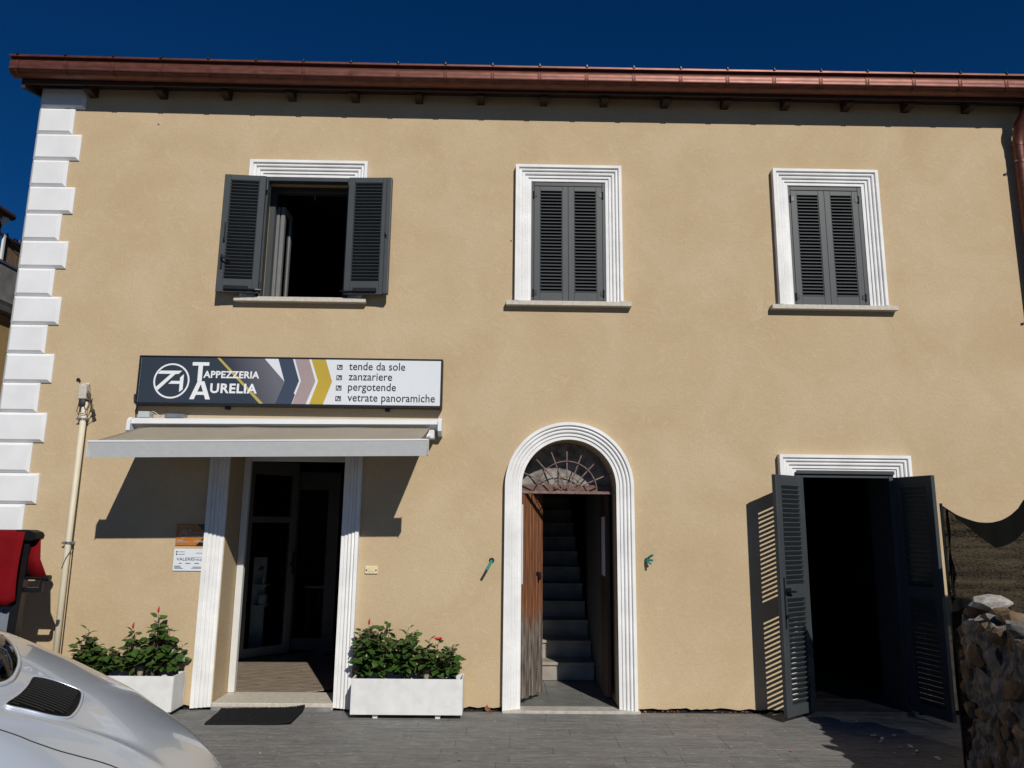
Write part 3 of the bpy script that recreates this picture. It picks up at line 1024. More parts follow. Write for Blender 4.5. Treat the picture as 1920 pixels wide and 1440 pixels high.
def wood_door_mat():
    m = MT['wood'].copy()
    m.name = 'worn door timber'
    nt = m.node_tree
    L = nt.links
    p = nt.nodes['Principled BSDF']
    src = p.inputs['Base Color'].links[0].from_socket
    tc = nt.nodes.new('ShaderNodeTexCoord')
    sx = nt.nodes.new('ShaderNodeSeparateXYZ')
    L.new(tc.outputs['Object'], sx.inputs['Vector'])
    n = nt.nodes.new('ShaderNodeTexNoise')
    n.inputs['Scale'].default_value = 18
    mp = nt.nodes.new('ShaderNodeMapping')
    mp.inputs['Scale'].default_value = (2.5, 1, 0.12)
    L.new(tc.outputs['Object'], mp.inputs['Vector'])
    L.new(mp.outputs['Vector'], n.inputs['Vector'])
    a = nt.nodes.new('ShaderNodeMath'); a.operation = 'MULTIPLY_ADD'
    a.inputs[1].default_value = 0.55
    L.new(n.outputs['Fac'], a.inputs[0]); L.new(sx.outputs['Z'], a.inputs[2])
    mr = nt.nodes.new('ShaderNodeMapRange')
    mr.inputs['From Min'].default_value = 0.82
    mr.inputs['From Max'].default_value = 1.02
    L.new(a.outputs['Value'], mr.inputs['Value'])
    n3 = nt.nodes.new('ShaderNodeTexNoise')
    n3.inputs['Scale'].default_value = 16
    mp3 = nt.nodes.new('ShaderNodeMapping')
    mp3.inputs['Scale'].default_value = (4, 1, 0.35)
    L.new(tc.outputs['Object'], mp3.inputs['Vector'])
    L.new(mp3.outputs['Vector'], n3.inputs['Vector'])
    rp = nt.nodes.new('ShaderNodeValToRGB')
    rp.color_ramp.elements[0].position = 0.35
    rp.color_ramp.elements[0].color = (0.045, 0.035, 0.028, 1)
    rp.color_ramp.elements[1].position = 0.7
    rp.color_ramp.elements[1].color = (0.24, 0.20, 0.165, 1)
    L.new(n3.outputs['Fac'], rp.inputs['Fac'])
    mx = nt.nodes.new('ShaderNodeMix'); mx.data_type = 'RGBA'
    L.new(mr.outputs['Result'], mx.inputs['Factor'])
    L.new(rp.outputs['Color'], mx.inputs['A'])
    L.new(src, mx.inputs['B'])
    L.new(mx.outputs['Result'], p.inputs['Base Color'])
    return m
MT['olddoor'] = wood_door_mat()
npl = 6
for k in range(npl):
    q = MB()
    q.box(k * DW / npl + 0.0028, (k + 1) * DW / npl - 0.0028, -0.018 + 0.002 * (k % 2), 0.018, -0.012 * (k % 2), DH, 0.005)
    q.build('plank', 'olddoor', leaf)
q = MB()
q.box(0.02, DW - 0.02, 0.019, 0.05, 0.25, 0.37); q.box(0.02, DW - 0.02, 0.019, 0.05, 1.4, 1.52)
q.build('ledge', 'olddoor', leaf)
q = MB()
q.tube([(0.27, -0.018, 1.06), (0.27, -0.045, 1.06)], [0.016, 0.012], 9)
q.tube([(0.27, -0.045, 1.075), (0.27, -0.05, 1.03), (0.272, -0.048, 1.0)], [0.012, 0.015, 0.008], 8)
q.build('knocker', 'blackmetal', leaf)
b = MB()
b.box(0.978, 1.012, 0.20, 0.60, 0.075, 1.86, 0.004)
fold = b.build('timber_door', 'foldwood', house)
fold['label'] = 'dark timber door leaf folded back on the right'
b = MB()
b.box(0.968, 0.976, 0.25, 0.44, 1.12, 1.66)
b.build('notice_sheet', 'paper', house)
b = MB()
b.box(0.196, 0.206, 0.02, 0.09, 1.06, 1.76)
b.build('notice_sheet', 'paper', house)
# door frame behind the arch, transom and fanlight grille
b = MB()
b.box(0.194, 1.046, 0.105, 0.15, 1.862, 1.888, 0.003)
trans = b.build('transom_bar', 'iron', house)
b = MB()
b.box(0.193, 1.047, 0.255, 0.29, 1.872, 1.952, 0.006)
b.build('old_lintel', 'oldwood', house)
def arc_pts(cx, zc, r, y, a0, a1, n):
    return [(cx + r * math.cos(a0 + (a1 - a0) * k / n), y, zc + r * math.sin(a0 + (a1 - a0) * k / n)) for k in range(n + 1)]
fx, fz, fy = 0.612, 1.888, 0.12
for k in range(9):
    an = math.pi * (k + 0.5) / 9 if False else math.pi * (0.12 + 0.76 * k / 6) if k < 7 else None
    if an is None:
        continue
    q = MB()
    rad = 0.43 if 1 <= k <= 5 else 0.44
    q.tube([(fx + 0.05 * math.cos(an), fy, fz + 0.03 * math.sin(an)), (fx + rad * math.cos(an), fy, min(fz + rad * math.sin(an) * 1.04, 2.345))], 0.0065, 7)
    q.build('grille_bar', 'iron', house)
for r in (0.135, 0.275):
    q = MB()
    q.tube(arc_pts(fx, fz, r, fy - 0.012, 0.0, math.pi, 26), 0.0055, 6)
    q.build('grille_ring', 'iron', house, autosmooth=60)
# rough old plaster filling the arch behind the grille
t = MB()
rows_ = []
for k in range(33):
    an = math.pi * k / 32
    row = []
    for f in (1.0, 0.85, 0.7, 0.55, 0.4, 0.25, 0.1, 0.0):
        r_ = 0.426 * f
        v = Vector((AC - r_ * math.cos(an), 0.305, 1.895 + (AS - 1.895) * f + r_ * math.sin(an)))
        v.y += 0.012 * noise.noise(v * 14.0)
        row.append(v)
    rows_.append(row)
t.skin(rows_)
t.build('arch_plaster', 'oldplaster', house, autosmooth=60)
t = MB()
t.box(0.193, 1.047, 0.325, 0.39, 1.896, 1.92)
t.build('arch_support', 'oldplaster', house)

# store room bits
b = MB(); b.box(3.02, 3.14, 2.2, 2.26, 0.15, 2.1); b.build('leaning_board', 'room', house)

# ================================================================== SHOP SIGN
SY = -0.100
sign = thing('shop_sign', 'long black framed shop sign box above the awning', 'sign', (-1.933, 0.0, 2.61))
b = MB()
b.box(-3.319, -0.547, -0.092, -0.012, 2.612, 3.068, 0.003)
b.build('cabinet', 'signblack', sign)
b = MB()
for (xa, xb, za, zb) in ((-3.319, -3.303, 2.612, 3.068), (-0.563, -0.547, 2.612, 3.068), (-3.303, -0.563, 2.612, 2.634), (-3.303, -0.563, 3.055, 3.068)):
    b.box(xa, xb, -0.106, -0.0925, za, zb, 0.002)
b.build('frame', 'signblack', sign)
b = MB()
b.box(-3.302, -0.564, -0.099, -0.0925, 2.635, 3.054)
face = b.build('face_panel', 'signwhite', sign)
def art(poly, m, lay, nm='printed_band'):
    t = MB()
    t.prism(poly, -0.099 - 0.0006 * lay, -0.0985)
    return t.build(nm, m, face)
ZT, ZB = 3.0535, 2.6355
art([(-3.301, ZB), (-2.203, ZB), (-2.60, ZT), (-3.301, ZT)], 'signslate', 1)
art([(-2.60, ZT), (-2.182, ZT), (-1.988, 2.842), (-2.062, ZB), (-2.185, ZB)], 'signgrad', 1)
art([(-2.615, ZT), (-2.587, ZT), (-2.166, ZB), (-2.203, ZB)], 'signstripe', 2)
art([(-2.056, ZT), (-1.923, ZT), (-1.855, 2.85), (-1.895, 2.733), (-1.883, 2.721), (-1.910, ZB), (-2.061, ZB), (-1.987, 2.842)], 'signnavy', 2)
art([(-1.905, ZT), (-1.775, ZT), (-1.706, 2.848), (-1.782, ZB), (-1.906, ZB), (-1.838, 2.85)], 'signpink', 1)
art([(-1.754, ZT), (-1.622, ZT), (-1.554, 2.846), (-1.626, ZB), (-1.75, ZB), (-1.682, 2.849)], 'signgold', 1)
def ring(cx, cz, r0, r1, lay, m, parent, y0, n=48, nm='emblem_ring'):
    t = MB()
    rows_ = []
    for r, y in ((r0, y0 + 0.0005), (r0, y0 - 0.0006 * lay), (r1, y0 - 0.0006 * lay), (r1, y0 + 0.0005)):
        rows_.append([(cx + r * math.cos(2 * math.pi * k / n), y, cz + r * math.sin(2 * math.pi * k / n)) for k in range(n)])
    t.skin(rows_, closed=True)
    return t.build(nm, m, parent)
def emblem(cx, cz, s, m, parent, y0, lay):
    """Ring with the joined strokes of the shop's emblem; s = scale against the sign's own."""
    ring(cx, cz, 0.148 * s, 0.163 * s, lay, m, parent, y0)
    K = lambda pts: [(cx + (x + 3.012) * s, cz + (z_ - 2.834) * s) for x, z_ in pts]
    for pts in ([(-3.12, 2.928), (-2.923, 2.929), (-2.953, 2.899), (-2.981, 2.898), (-3.129, 2.747), (-3.149, 2.774), (-3.022, 2.899), (-3.143, 2.899)],
                [(-3.012, 2.834), (-2.936, 2.834), (-2.936, 2.866), (-2.904, 2.897), (-2.904, 2.756), (-2.935, 2.731), (-2.936, 2.807), (-3.038, 2.807)]):
        t = MB()
        t.prism(K(pts), y0 - 0.0006 * lay, y0 + 0.0003)
        t.build('emblem_stroke', m, parent)
emblem(-3.012, 2.834, 1.0, 'letter', face, -0.099, 2)
art([(-2.833, 3.011), (-2.682, 3.011), (-2.682, 2.979), (-2.738, 2.979), (-2.738, 2.834), (-2.778, 2.834), (-2.778, 2.979), (-2.833, 2.979)], 'letter', 3, 'lettering')
art([(-2.774, 2.833), (-2.712, 2.833), (-2.65, 2.667), (-2.692, 2.667), (-2.743, 2.806), (-2.796, 2.667), (-2.837, 2.667)], 'letter', 3, 'lettering')
art([(-2.786, 2.708), (-2.702, 2.708), (-2.712, 2.737), (-2.775, 2.737)], 'letter', 3.5, 'lettering')
def word(body, x0, z0, w, cap, m, parent, y, off=0.0, lay=3):
    t = text_mb(body, width=w, size=cap / 0.70, offset=off, extrude=0.0005, y=y - 0.0006 * lay, x0=x0, z0=z0)
    return t.build('lettering', m, parent)
word('APPEZZERIA', -2.727, 2.868, 0.508, 0.062, 'letter', face, -0.099, 0.0026)
word('URELIA', -2.655, 2.730, 0.424, 0.084, 'letter', face, -0.099, 0.0036)
for body, z0, w in (('tende da sole', 2.958, 0.514), ('zanzariere', 2.862, 0.398), ('pergotende', 2.762 + 0.004, 0.436), ('vetrate panoramiche', 2.667, 0.794)):
    word(body, -1.405, z0, w, 0.073, 'letterdark', face, -0.099, 0.0006)
for zc in (2.981, 2.884, 2.788, 2.690):
    t = MB()
    x0_, x1_, z0_, z1_ = -1.516, -1.465, zc - 0.023, zc + 0.023
    w_ = 0.007
    for (xa, xb, za, zb) in ((x0_, x1_, z1_ - w_, z1_), (x0_, x1_, z0_, z0_ + w_), (x0_, x0_ + w_, z0_ + w_, z1_ - w_), (x1_ - w_, x1_, z0_ + w_, z1_ - w_)):
        t.box(xa, xb, -0.1005, -0.0985, za, zb)
    t.prism([(x0_ + 0.010, zc - 0.010), (x0_ + 0.016, zc - 0.016), (x1_ - 0.016, zc + 0.008), (x1_ - 0.020, zc + 0.013)], -0.1005, -0.0985)
    t.prism([(x0_ + 0.018, zc + 0.015), (x1_ - 0.010, zc + 0.015), (x1_ - 0.010, zc - 0.012), (x1_ - 0.016, zc - 0.012), (x1_ - 0.016, zc + 0.009), (x0_ + 0.018, zc + 0.009)], -0.1003, -0.0985)
    t.build('bullet_mark', 'letterdark', face)
for x in (-2.51, -1.05):
    b = MB()
    b.box(x - 0.02, x + 0.02, -0.05, 0.0, 2.585, 2.611, 0.003)
    b.build('mounting_lug', 'signblack', sign)
b = MB()
b.tube([(-3.33, -0.04, 2.70), (-3.345, -0.03, 2.66), (-3.33, -0.02, 2.62), (-3.35, -0.015, 2.57), (-3.335, -0.02, 2.50)], 0.006, 6)
b.tube([(-3.322, -0.03, 2.72), (-3.362, -0.03, 2.71), (-3.36, -0.03, 2.67)], 0.012, 7)
b.build('feed_cable', 'cable', sign, autosmooth=50)

# ================================================================== AWNING
AWX0, AWX1, AP = -3.325, -0.575, 0.895
awn = thing('awning', 'half open taupe awning with white front bar over the shop door', 'awning', (-1.95, 0.0, 2.42))
b = MB()
b.prism_x([(-0.002, 2.415), (-0.002, 2.515), (-0.09, 2.515), (-0.115, 2.50), (-0.12, 2.462), (-0.10, 2.455), (-0.04, 2.44)], AWX0, AWX1)
b.build('cassette', 'awnwhite', awn)
for xa, xb in ((AWX0 - 0.035, AWX0 - 0.001), (AWX1 + 0.001, AWX1 + 0.035)):
    b = MB()
    b.prism_x([(-0.002, 2.36), (-0.002, 2.52), (-0.10, 2.52), (-0.135, 2.49), (-0.14, 2.40), (-0.10, 2.365)], xa, xb)
    b.build('end_cap', 'awnwhite', awn)
t = MB()
BX0, BX1 = AWX0 + 0.115, AWX1 - 0.07
rows_ = []
for i in range(13):
    f = i / 12
    y = -0.09 - f * (AP - 0.13)
    row = []
    for k in range(41):
        g = k / 40
        x = BX0 + g * (BX1 - BX0)
        wv = 0.010 * math.sin(f * math.pi) * -1 + 0.007 * math.sin(g * 9 + 1.0) * (1 - f) * f * 3 + 0.006 * math.exp(-((g - 0.36) / 0.05) ** 2) * (1 - f) + 0.005 * math.exp(-((g - 0.72) / 0.06) ** 2) * (1 - f)
        row.append((x, y, 2.435 - f * (2.435 - 2.232) + wv))
    rows_.append(row)
t.skin(rows_)
cloth = t.build('cloth', 'cloth', awn, smooth=True)
m_ = cloth.modifiers.new('thickness', 'SOLIDIFY'); m_.thickness = 0.002
b = MB()
b.prism_x([(-AP + 0.022, 2.090), (-AP, 2.207), (-AP + 0.012, 2.222), (-AP + 0.06, 2.23), (-AP + 0.075, 2.21), (-AP + 0.08, 2.16), (-AP + 0.075, 2.095)], BX0 - 0.058, BX1 + 0.06)
b.build('front_bar', 'awnbar', awn)
b = MB()
b.box(BX0 - 0.058, BX1 + 0.06, -AP - 0.004, -AP + 0.03, 2.2085, 2.2235, 0.003)
b.build('bar_bead', 'awnwhite', awn)
for xx in (BX0 - 0.0595, BX1 + 0.0615):
    b = MB()
    b.box(xx - 0.0012, xx + 0.0012, -AP + 0.0, -AP + 0.078, 2.092, 2.228)
    b.build('bar_cap', 'awnwhite', awn)
for s_, xs in ((1, AWX0 + 0.25), (-1, AWX1 - 0.06)):
    b = MB()
    ex_ = xs + s_ * 0.42 if s_ > 0 else xs - 0.42
    b.box(xs - 0.03, xs + 0.03, -0.14, -0.03, 2.33, 2.41, 0.006)
    b.tube([(xs, -0.12, 2.36), (ex_, -0.48, 2.25)], 0.02, 10)
    b.tube([(ex_, -0.48, 2.25), (xs + s_ * 0.03, -AP + 0.075, 2.14)], 0.020, 10)
    b.build('folding_arm', 'awnwhite', awn)
for ch in awn.children:
    for v in ch.data.vertices:
        v.co.z += (0.008 + 0.009 * min(1.0, max(0.0, -v.co.y) / AP)) * v.co.x - 0.012 * (1 if v.co.y > -0.16 else 0)
box1 = MB(); box1.box(-3.285, -3.185, -0.10, -0.02, 2.494, 2.552, 0.004)
box1 = tag(box1.build('junction_box', 'greybox'), 'small grey junction box on the left end of the awning case', 'junction box')
box2 = MB(); box2.prism_x([(-0.015, 2.496), (-0.015, 2.545), (-0.085, 2.536), (-0.10, 2.496)], -3.045, -2.875)
box2 = tag(box2.build('receiver_box', 'steel'), 'flat grey receiver box lying on the awning case', 'receiver box')
b = MB()
b.tube([(-3.186, -0.06, 2.55), (-3.16, -0.07, 2.555), (-3.13, -0.075, 2.535), (-3.09, -0.06, 2.505), (-3.045, -0.05, 2.508)], 0.004, 6)
b.tube([(-3.186, -0.06, 2.535), (-3.15, -0.08, 2.53), (-3.12, -0.07, 2.504), (-3.06, -0.07, 2.53)], 0.003, 6)
tag(b.build('cable', 'cablew', autosmooth=50), 'pale cables looping between the grey boxes over the awning', 'cable')

# ================================================================== WALL FITTINGS
pole = thing('conduit_pipe', 'tall cream conduit pipe clamped to the left of the facade', 'pipe', (-3.81, -0.03, 0.0))
b = MB(); b.tube([(-3.805, -0.032, 0.0), (-3.812, -0.032, 1.3), (-3.806, -0.032, 2.64)], 0.026, 14); b.build('tube', 'pipe', pole, smooth=True)
for zz in (1.38, 2.48):
    b = MB()
    b.tube([(-3.808, -0.032, zz - 0.011), (-3.808, -0.032, zz + 0.011)], 0.029, 14)
    b.box(-3.85, -3.835, -0.05, -0.002, zz - 0.012, zz + 0.012, 0.003); b.box(-3.782, -3.766, -0.05, -0.002, zz - 0.012, zz + 0.012, 0.003)
    b.tube([(-3.768, -0.05, zz), (-3.755, -0.06, zz - 0.01)], 0.008, 7); b.tube([(-3.85, -0.05, zz), (-3.86, -0.055, zz)], 0.007, 7)
    b.build('clamp', 'steel', pole)
b = MB(); b.box(-3.855, -3.782, -0.085, -0.004, 2.66, 2.79, 0.006); b.tube([(-3.84, -0.05, 2.79), (-3.80, -0.05, 2.803), (-3.775, -0.045, 2.80)], 0.014, 7)
b.build('meter_box', 'sill', pole)
b = MB()
b.box(-3.845, -3.79, -0.075, -0.015, 2.60, 2.662, 0.005)
b.tube([(-3.84, -0.07, 2.62), (-3.85, -0.075, 2.55), (-3.83, -0.08, 2.52), (-3.78, -0.07, 2.53), (-3.745, -0.06, 2.60), (-3.75, -0.04, 2.66)], 0.0035, 5)
b.tube([(-3.79, -0.07, 2.60), (-3.76, -0.09, 2.56), (-3.74, -0.08, 2.62), (-3.745, -0.06, 2.70), (-3.78, -0.05, 2.74)], 0.0035, 5)
b.tube([(-3.73, -0.06, 2.67), (-3.725, -0.07, 2.60), (-3.715, -0.07, 2.55), (-3.72, -0.05, 2.50), (-3.77, -0.05, 2.47)], 0.0035, 5)
b.tube([(-3.715, -0.06, 2.565), (-3.70, -0.07, 2.54), (-3.705, -0.06, 2.515)], 0.014, 7)
b.tube([(-3.74, -0.05, 2.55), (-3.71, -0.06, 2.56), (-3.69, -0.05, 2.51)], 0.008, 6)
b.tube([(-3.775, -0.05, 2.72), (-3.765, -0.05, 2.68)], 0.016, 7)
b.build('loose_wires', 'cable', pole, autosmooth=50)
b = MB(); b.tube([(-3.772, -0.035, 2.45), (-3.774, -0.034, 1.4), (-3.772, -0.033, 1.33), (-3.80, -0.063, 1.25), (-3.83, -0.06, 1.16)], 0.003, 5)
b.tube([(-3.771, -0.02, 1.36), (-3.768, -0.02, 0.05)], 0.004, 5)
b.build('thin_cable', 'cable', pole)

# plaques
def plaque(nm, lab, x0, x1, z0, z1, m):
    p = thing(nm, lab, 'plaque', (x0, 0.0, z0))
    t = MB(); t.box(x0, x1, -0.010, -0.002, z0, z1, 0.001)
    return p, t.build('plate', m, p)
pq, pl = plaque('name_plaque', 'orange and black name plaque half in awning shade', -2.882, -2.622, 1.367, 1.553, 'orange')
t = MB(); t.prism([(-2.6225, 1.452), (-2.6225, 1.368), (-2.698, 1.368)], -0.0112, -0.0102); t.prism([(-2.70, 1.5525), (-2.6225, 1.5525), (-2.6225, 1.48)], -0.0112, -0.0102)
t.build('black_corner', 'plaqueblack', pl)
emblem(-2.812, 1.472, 0.235, 'lettergrey', pl, -0.0105, 1.2)
def pw(body, x0, z0, w, cap, m, par, off=0.0):
    t = text_mb(body, width=w, size=cap / 0.70, offset=off, extrude=0.0003, y=-0.0118, x0=x0, z0=z0)
    return t.build('lettering', m, par)
pw('T', -2.773, 1.468, 0.030, 0.036, 'lettergrey', pl, 0.001)
pw('APPEZZERIA', -2.746, 1.470, 0.113, 0.016, 'lettergrey', pl)
pw('AURELIA', -2.773, 1.440, 0.143, 0.024, 'lettergrey', pl)
def bars(lst, m, par):
    t = MB()
    for x0_, x1_, z_, h_ in lst:
        t.box(x0_, x1_, -0.0122, -0.0101, z_ - h_ / 2, z_ + h_ / 2)
    o = t.build('fine_print', m, par)
    o['kind'] = 'stuff'
    return o
bars([(-2.872, -2.815, 1.414, 0.004), (-2.872, -2.815, 1.406, 0.004), (-2.872, -2.76, 1.397, 0.004), (-2.712, -2.63, 1.408, 0.004), (-2.722, -2.627, 1.399, 0.004), (-2.85, -2.79, 1.531, 0.002), (-2.70, -2.64, 1.531, 0.002)], 'lettergrey', pl)
pq2, pl2 = plaque('name_plaque', 'white name plaque with dark lettering beside the shop door', -2.886, -2.618, 1.148, 1.338, 'plaquewhite')
pw('VALERI', -2.859, 1.237, 0.130, 0.026, 'letterdark', pl2)
pw('Group', -2.727, 1.238, 0.100, 0.020, 'letterdark', pl2)
bars([(-2.845, -2.79, 1.312, 0.003), (-2.845, -2.79, 1.290, 0.003), (-2.69, -2.63, 1.302, 0.003), (-2.835, -2.808, 1.213, 0.005), (-2.776, -2.732, 1.213, 0.005), (-2.698, -2.657, 1.213, 0.005),
      (-2.872, -2.82, 1.189, 0.004), (-2.872, -2.812, 1.180, 0.004), (-2.872, -2.795, 1.170, 0.004), (-2.71, -2.622, 1.182, 0.004), (-2.722, -2.622, 1.172, 0.004), (-2.735, -2.63, 1.263, 0.0015)], 'letterdark', pl2)
t = MB()
for zc in (1.312, 1.291):
    t.tube([(-2.860, -0.0101, zc), (-2.860, -0.012, zc)], 0.007, 12)
t.build('print_dot', 'letterdark', pl2)

b = MB()
b.box(-1.192, -1.080, -0.014, -0.001, 1.138, 1.207, 0.004)
bell = thing('bell_plate', 'small cream plastic wall plate right of the shop door', 'wall plate', (-1.136, 0, 1.14))
b.build('plate', 'cream', bell)
b = MB()
b.box(-1.160, -1.112, -0.018, -0.0142, 1.155, 1.192, 0.003)
b.build('inner_plate', 'cream', bell)
b = MB()
for x in (-1.178, -1.094):
    b.tube([(x, -0.0139, 1.17), (x, -0.0165, 1.17)], 0.007, 8)
b.build('screw', 'blackmetal', bell)

b = MB()
def corrug(t, path, r=0.013, seg=26):
    pts, rs = [], []
    path = [Vector(p) for p in path]
    for i in range(seg + 1):
        f = i / seg * (len(path) - 1)
        k = min(int(f), len(path) - 2)
        pts.append(path[k].lerp(path[k + 1], f - k))
        rs.append(r * (1.0 if i % 2 else 0.8))
    t.tube(pts, rs, 9)
corrug(b, [(-0.072, 0.01, 1.262), (-0.078, -0.05, 1.25), (-0.10, -0.10, 1.212), (-0.118, -0.13, 1.186)])
o = tag(b.build('conduit_stub', 'green'), 'bent green conduit stub poking from wall left of the arch', 'conduit')
b = MB(); b.tube([(-0.072, 0.005, 1.264), (-0.072, -0.004, 1.264)], 0.024, 12); b.build('wall_hole', 'crack', house)
b = MB()
corrug(b, [(1.305, 0.01, 1.29), (1.31, -0.03, 1.292), (1.335, -0.07, 1.318), (1.352, -0.09, 1.330)], 0.011, 18)
corrug(b, [(1.305, 0.01, 1.285), (1.315, -0.04, 1.285), (1.352, -0.08, 1.283)], 0.011, 14)
corrug(b, [(1.30, 0.01, 1.28), (1.312, -0.04, 1.272), (1.335, -0.08, 1.252)], 0.010, 14)
o = tag(b.build('conduit_stub', 'green'), 'three short green conduit stubs right of the arched door', 'conduit')

pend = thing('pendant_wire', 'bare wire hanging from the ceiling inside the open upper window', 'wire', (-2.0, 0.62, 5.1))
b = MB(); b.tube([(-2.035, 0.62, 5.44), (-2.03, 0.62, 5.12), (-2.012, 0.625, 4.98), (-2.008, 0.63, 4.93)], [0.004, 0.004, 0.006, 0.003], 6); b.build('wire', 'alu', pend)

# ================================================================== PLANTERS AND PLANTS
def planter(nm, lab, x0, x1, y0, y1, z0, z1):
    p = thing(nm, lab, 'planter', ((x0 + x1) / 2, (y0 + y1) / 2, 0.0), group='white planter boxes')
    w = 0.014
    t = MB()
    t.box(x0, x1, y0, y0 + w, z0, z1, 0.002)
    t.box(x0, x1, y1 - w, y1, z0, z1, 0.002)
    t.box(x0, x0 + w, y0 + w, y1 - w, z0, z1, 0.002)
    t.box(x1 - w, x1, y0 + w, y1 - w, z0, z1, 0.002)
    t.box(x0 + w, x1 - w, y0 + w, y1 - w, z0, z0 + 0.01)
    t.build('box', 'planter', p)
    for fx_ in (0.22, 0.78):
        for yy in (y0 + 0.03, y1 - 0.05):
            t = MB()
            xx = x0 + fx_ * (x1 - x0)
            t.prism([(xx - 0.026, z0), (xx + 0.026, z0), (xx + 0.018, 0.001), (xx - 0.018, 0.001)], yy, yy + 0.03)
            t.build('foot', 'planter', p)
    t = MB()
    n1, n2 = 24, 8
    rows_ = []
    for j in range(n2 + 1):
        rows_.append([(x0 + w + (x1 - x0 - 2 * w) * i / n1, y0 + w + (y1 - y0 - 2 * w) * j / n2,
                       z1 - 0.075 + 0.02 * noise.noise(Vector((i * 0.9, j * 0.9, x0)))) for i in range(n1 + 1)])
    t.skin(rows_)
    t.build('soil', 'soil', p)
    return p
planter('planter_box', 'white planter box between the shop door and the arch', -1.213, -0.292, -0.30, -0.035, 0.035, 0.315)
planter('planter_box', 'white planter box half hidden behind the silver car', -3.60, -2.685, -0.27, -0.02, 0.035, 0.315)

def leaf_add(bm, pos, d, n, ln, wd):
    d = d.normalized()
    s = d.cross(n).normalized()
    n = s.cross(d).normalized()
    def P(u, v, h):
        return bm.verts.new(pos + d * (u * ln) + s * (v * wd) + n * h)
    base = P(0, 0, 0)
    c1 = P(0.33, 0, -0.06 * ln); c2 = P(0.7, 0, -0.07 * ln); tip = P(1.0, 0, -0.16 * ln)
    l1 = P(0.28, 0.5, 0.05 * ln); l2 = P(0.66, 0.40, 0.0)
    r1 = P(0.28, -0.5, 0.05 * ln); r2 = P(0.66, -0.40, 0.0)
    for f in ((base, c1, l1), (c1, c2, l2, l1), (c2, tip, l2), (base, r1, c1), (c1, r1, r2, c2), (c2, r2, tip)):
        bm.faces.new(f)

def shrub(lab, x, y, z, h, spread, nst, seed, leafn, group, blooms=()):
    R_ = random.Random(seed)
    p = thing('hibiscus_shrub', lab, 'shrub', (x, y, z), group)
    st, fo = MB(), MB()
    tops = []
    for k in range(nst):
        an = R_.uniform(0, 2 * math.pi)
        rr = 0.85 * spread * R_.uniform(0.35, 1.0)
        hh = h * (1.0 if k == 0 else R_.uniform(0.55, 0.97))
        lean = 0.25 if k == 0 else 1.0
        p0 = Vector((x + R_.uniform(-0.02, 0.02), y + R_.uniform(-0.02, 0.02), z - 0.02))
        p3 = Vector((x + lean * rr * math.cos(an), y + lean * rr * 0.65 * math.sin(an), z + hh))
        mid = p0.lerp(p3, 0.5) + Vector((lean * rr * 0.3 * math.cos(an), lean * rr * 0.2 * math.sin(an), 0.0))
        N = 10
        pts = []
        for i in range(N + 1):
            f = i / N
            pts.append((p0 * (1 - f) ** 2 + mid * 2 * f * (1 - f) + p3 * f * f) + Vector((R_.uniform(-1, 1), R_.uniform(-1, 1), 0)) * 0.004)
        st.tube(pts, [0.006 * (1 - 0.7 * i / N) for i in range(N + 1)], 5)
        tops.append(pts[-1])
        nl = int(leafn * 0.66 * (0.6 + 0.4 * hh / h))
        for i in range(nl):
            f = 0.20 + 0.80 * (i / nl) ** 0.8
            j = min(int(f * N), N - 1)
            q = pts[j].lerp(pts[j + 1], f * N - j)
            a2 = i * 2.4 + R_.uniform(-0.5, 0.5)
            out = Vector((math.cos(a2), math.sin(a2), 0))
            up = R_.uniform(-0.6, 0.4) + 0.9 * max(0, f - 0.85) / 0.15
            d = out + Vector((0, 0, up))
            pet = 0.03 * R_.uniform(0.3, 1.6) * (1.15 - f * 0.6)
            b0 = q + d.normalized() * pet
            n = Vector((R_.uniform(-0.5, 0.5), R_.uniform(-0.5, 0.5) - 0.25, 1.0))
            if b0.z < 0.335 or b0.z + d.normalized().z * 0.07 < 0.325:
                continue
            ln = R_.uniform(0.058, 0.104) * (1.0 if f < 0.9 else 0.7)
            leaf_add(fo.bm, b0, d, n, ln, ln * R_.uniform(0.62, 0.8))
            st.tube([q, b0], 0.0014, 3, caps=False)
    st.build('stem', 'stem', p)
    f_ = fo.build('foliage', 'leaf', p)
    f_['kind'] = 'stuff'
    for kind, dx, dy, dz in blooms:
        t = MB()
        c0 = (tops[0] + Vector((0, 0, 0.035))) if kind == 'bud' else max(tops[1:], key=lambda v: v.z - v.y * 0.5) + Vector((0, -0.01, 0.015))
        if kind == 'bud':
            t.tube([c0 - Vector((0, 0, 0.03)), c0 - Vector((0, 0, 0.015)), c0, c0 + Vector((0.004, 0, 0.022))], [0.004, 0.009, 0.009, 0.003], 7)
        else:
            for k in range(6):
                a2 = k * 1.05
                leaf_add(t.bm, c0, Vector((math.cos(a2), math.sin(a2) - 0.2, 0.7)), Vector((0.2, -0.3, 1)), 0.045, 0.04)
        t.build('flower_bud' if kind == 'bud' else 'flower', 'flower', p)
    return p
G1, G2 = 'hibiscus in the right planter', 'hibiscus in the left planter'
shrub('leafy shrub with one red bud against the shop door trim', -1.12, -0.17, 0.25, 0.47, 0.12, 9, 21, 30, G1, [('bud', -0.035, 0.0, 0.50)])
shrub('tallest leafy shrub in the planter by the shop door', -0.97, -0.18, 0.25, 0.51, 0.13, 9, 22, 32, G1)
shrub('broad leafy shrub in the middle of the right planter', -0.80, -0.16, 0.25, 0.46, 0.13, 9, 23, 30, G1)
shrub('leafy shrub carrying a red flower near the solar lamp', -0.58, -0.15, 0.25, 0.37, 0.13, 9, 24, 27, G1, [('flower', -0.035, -0.04, 0.36)])
shrub('small leafy shrub at the right end of the right planter', -0.375, -0.17, 0.25, 0.31, 0.09, 7, 25, 22, G1)
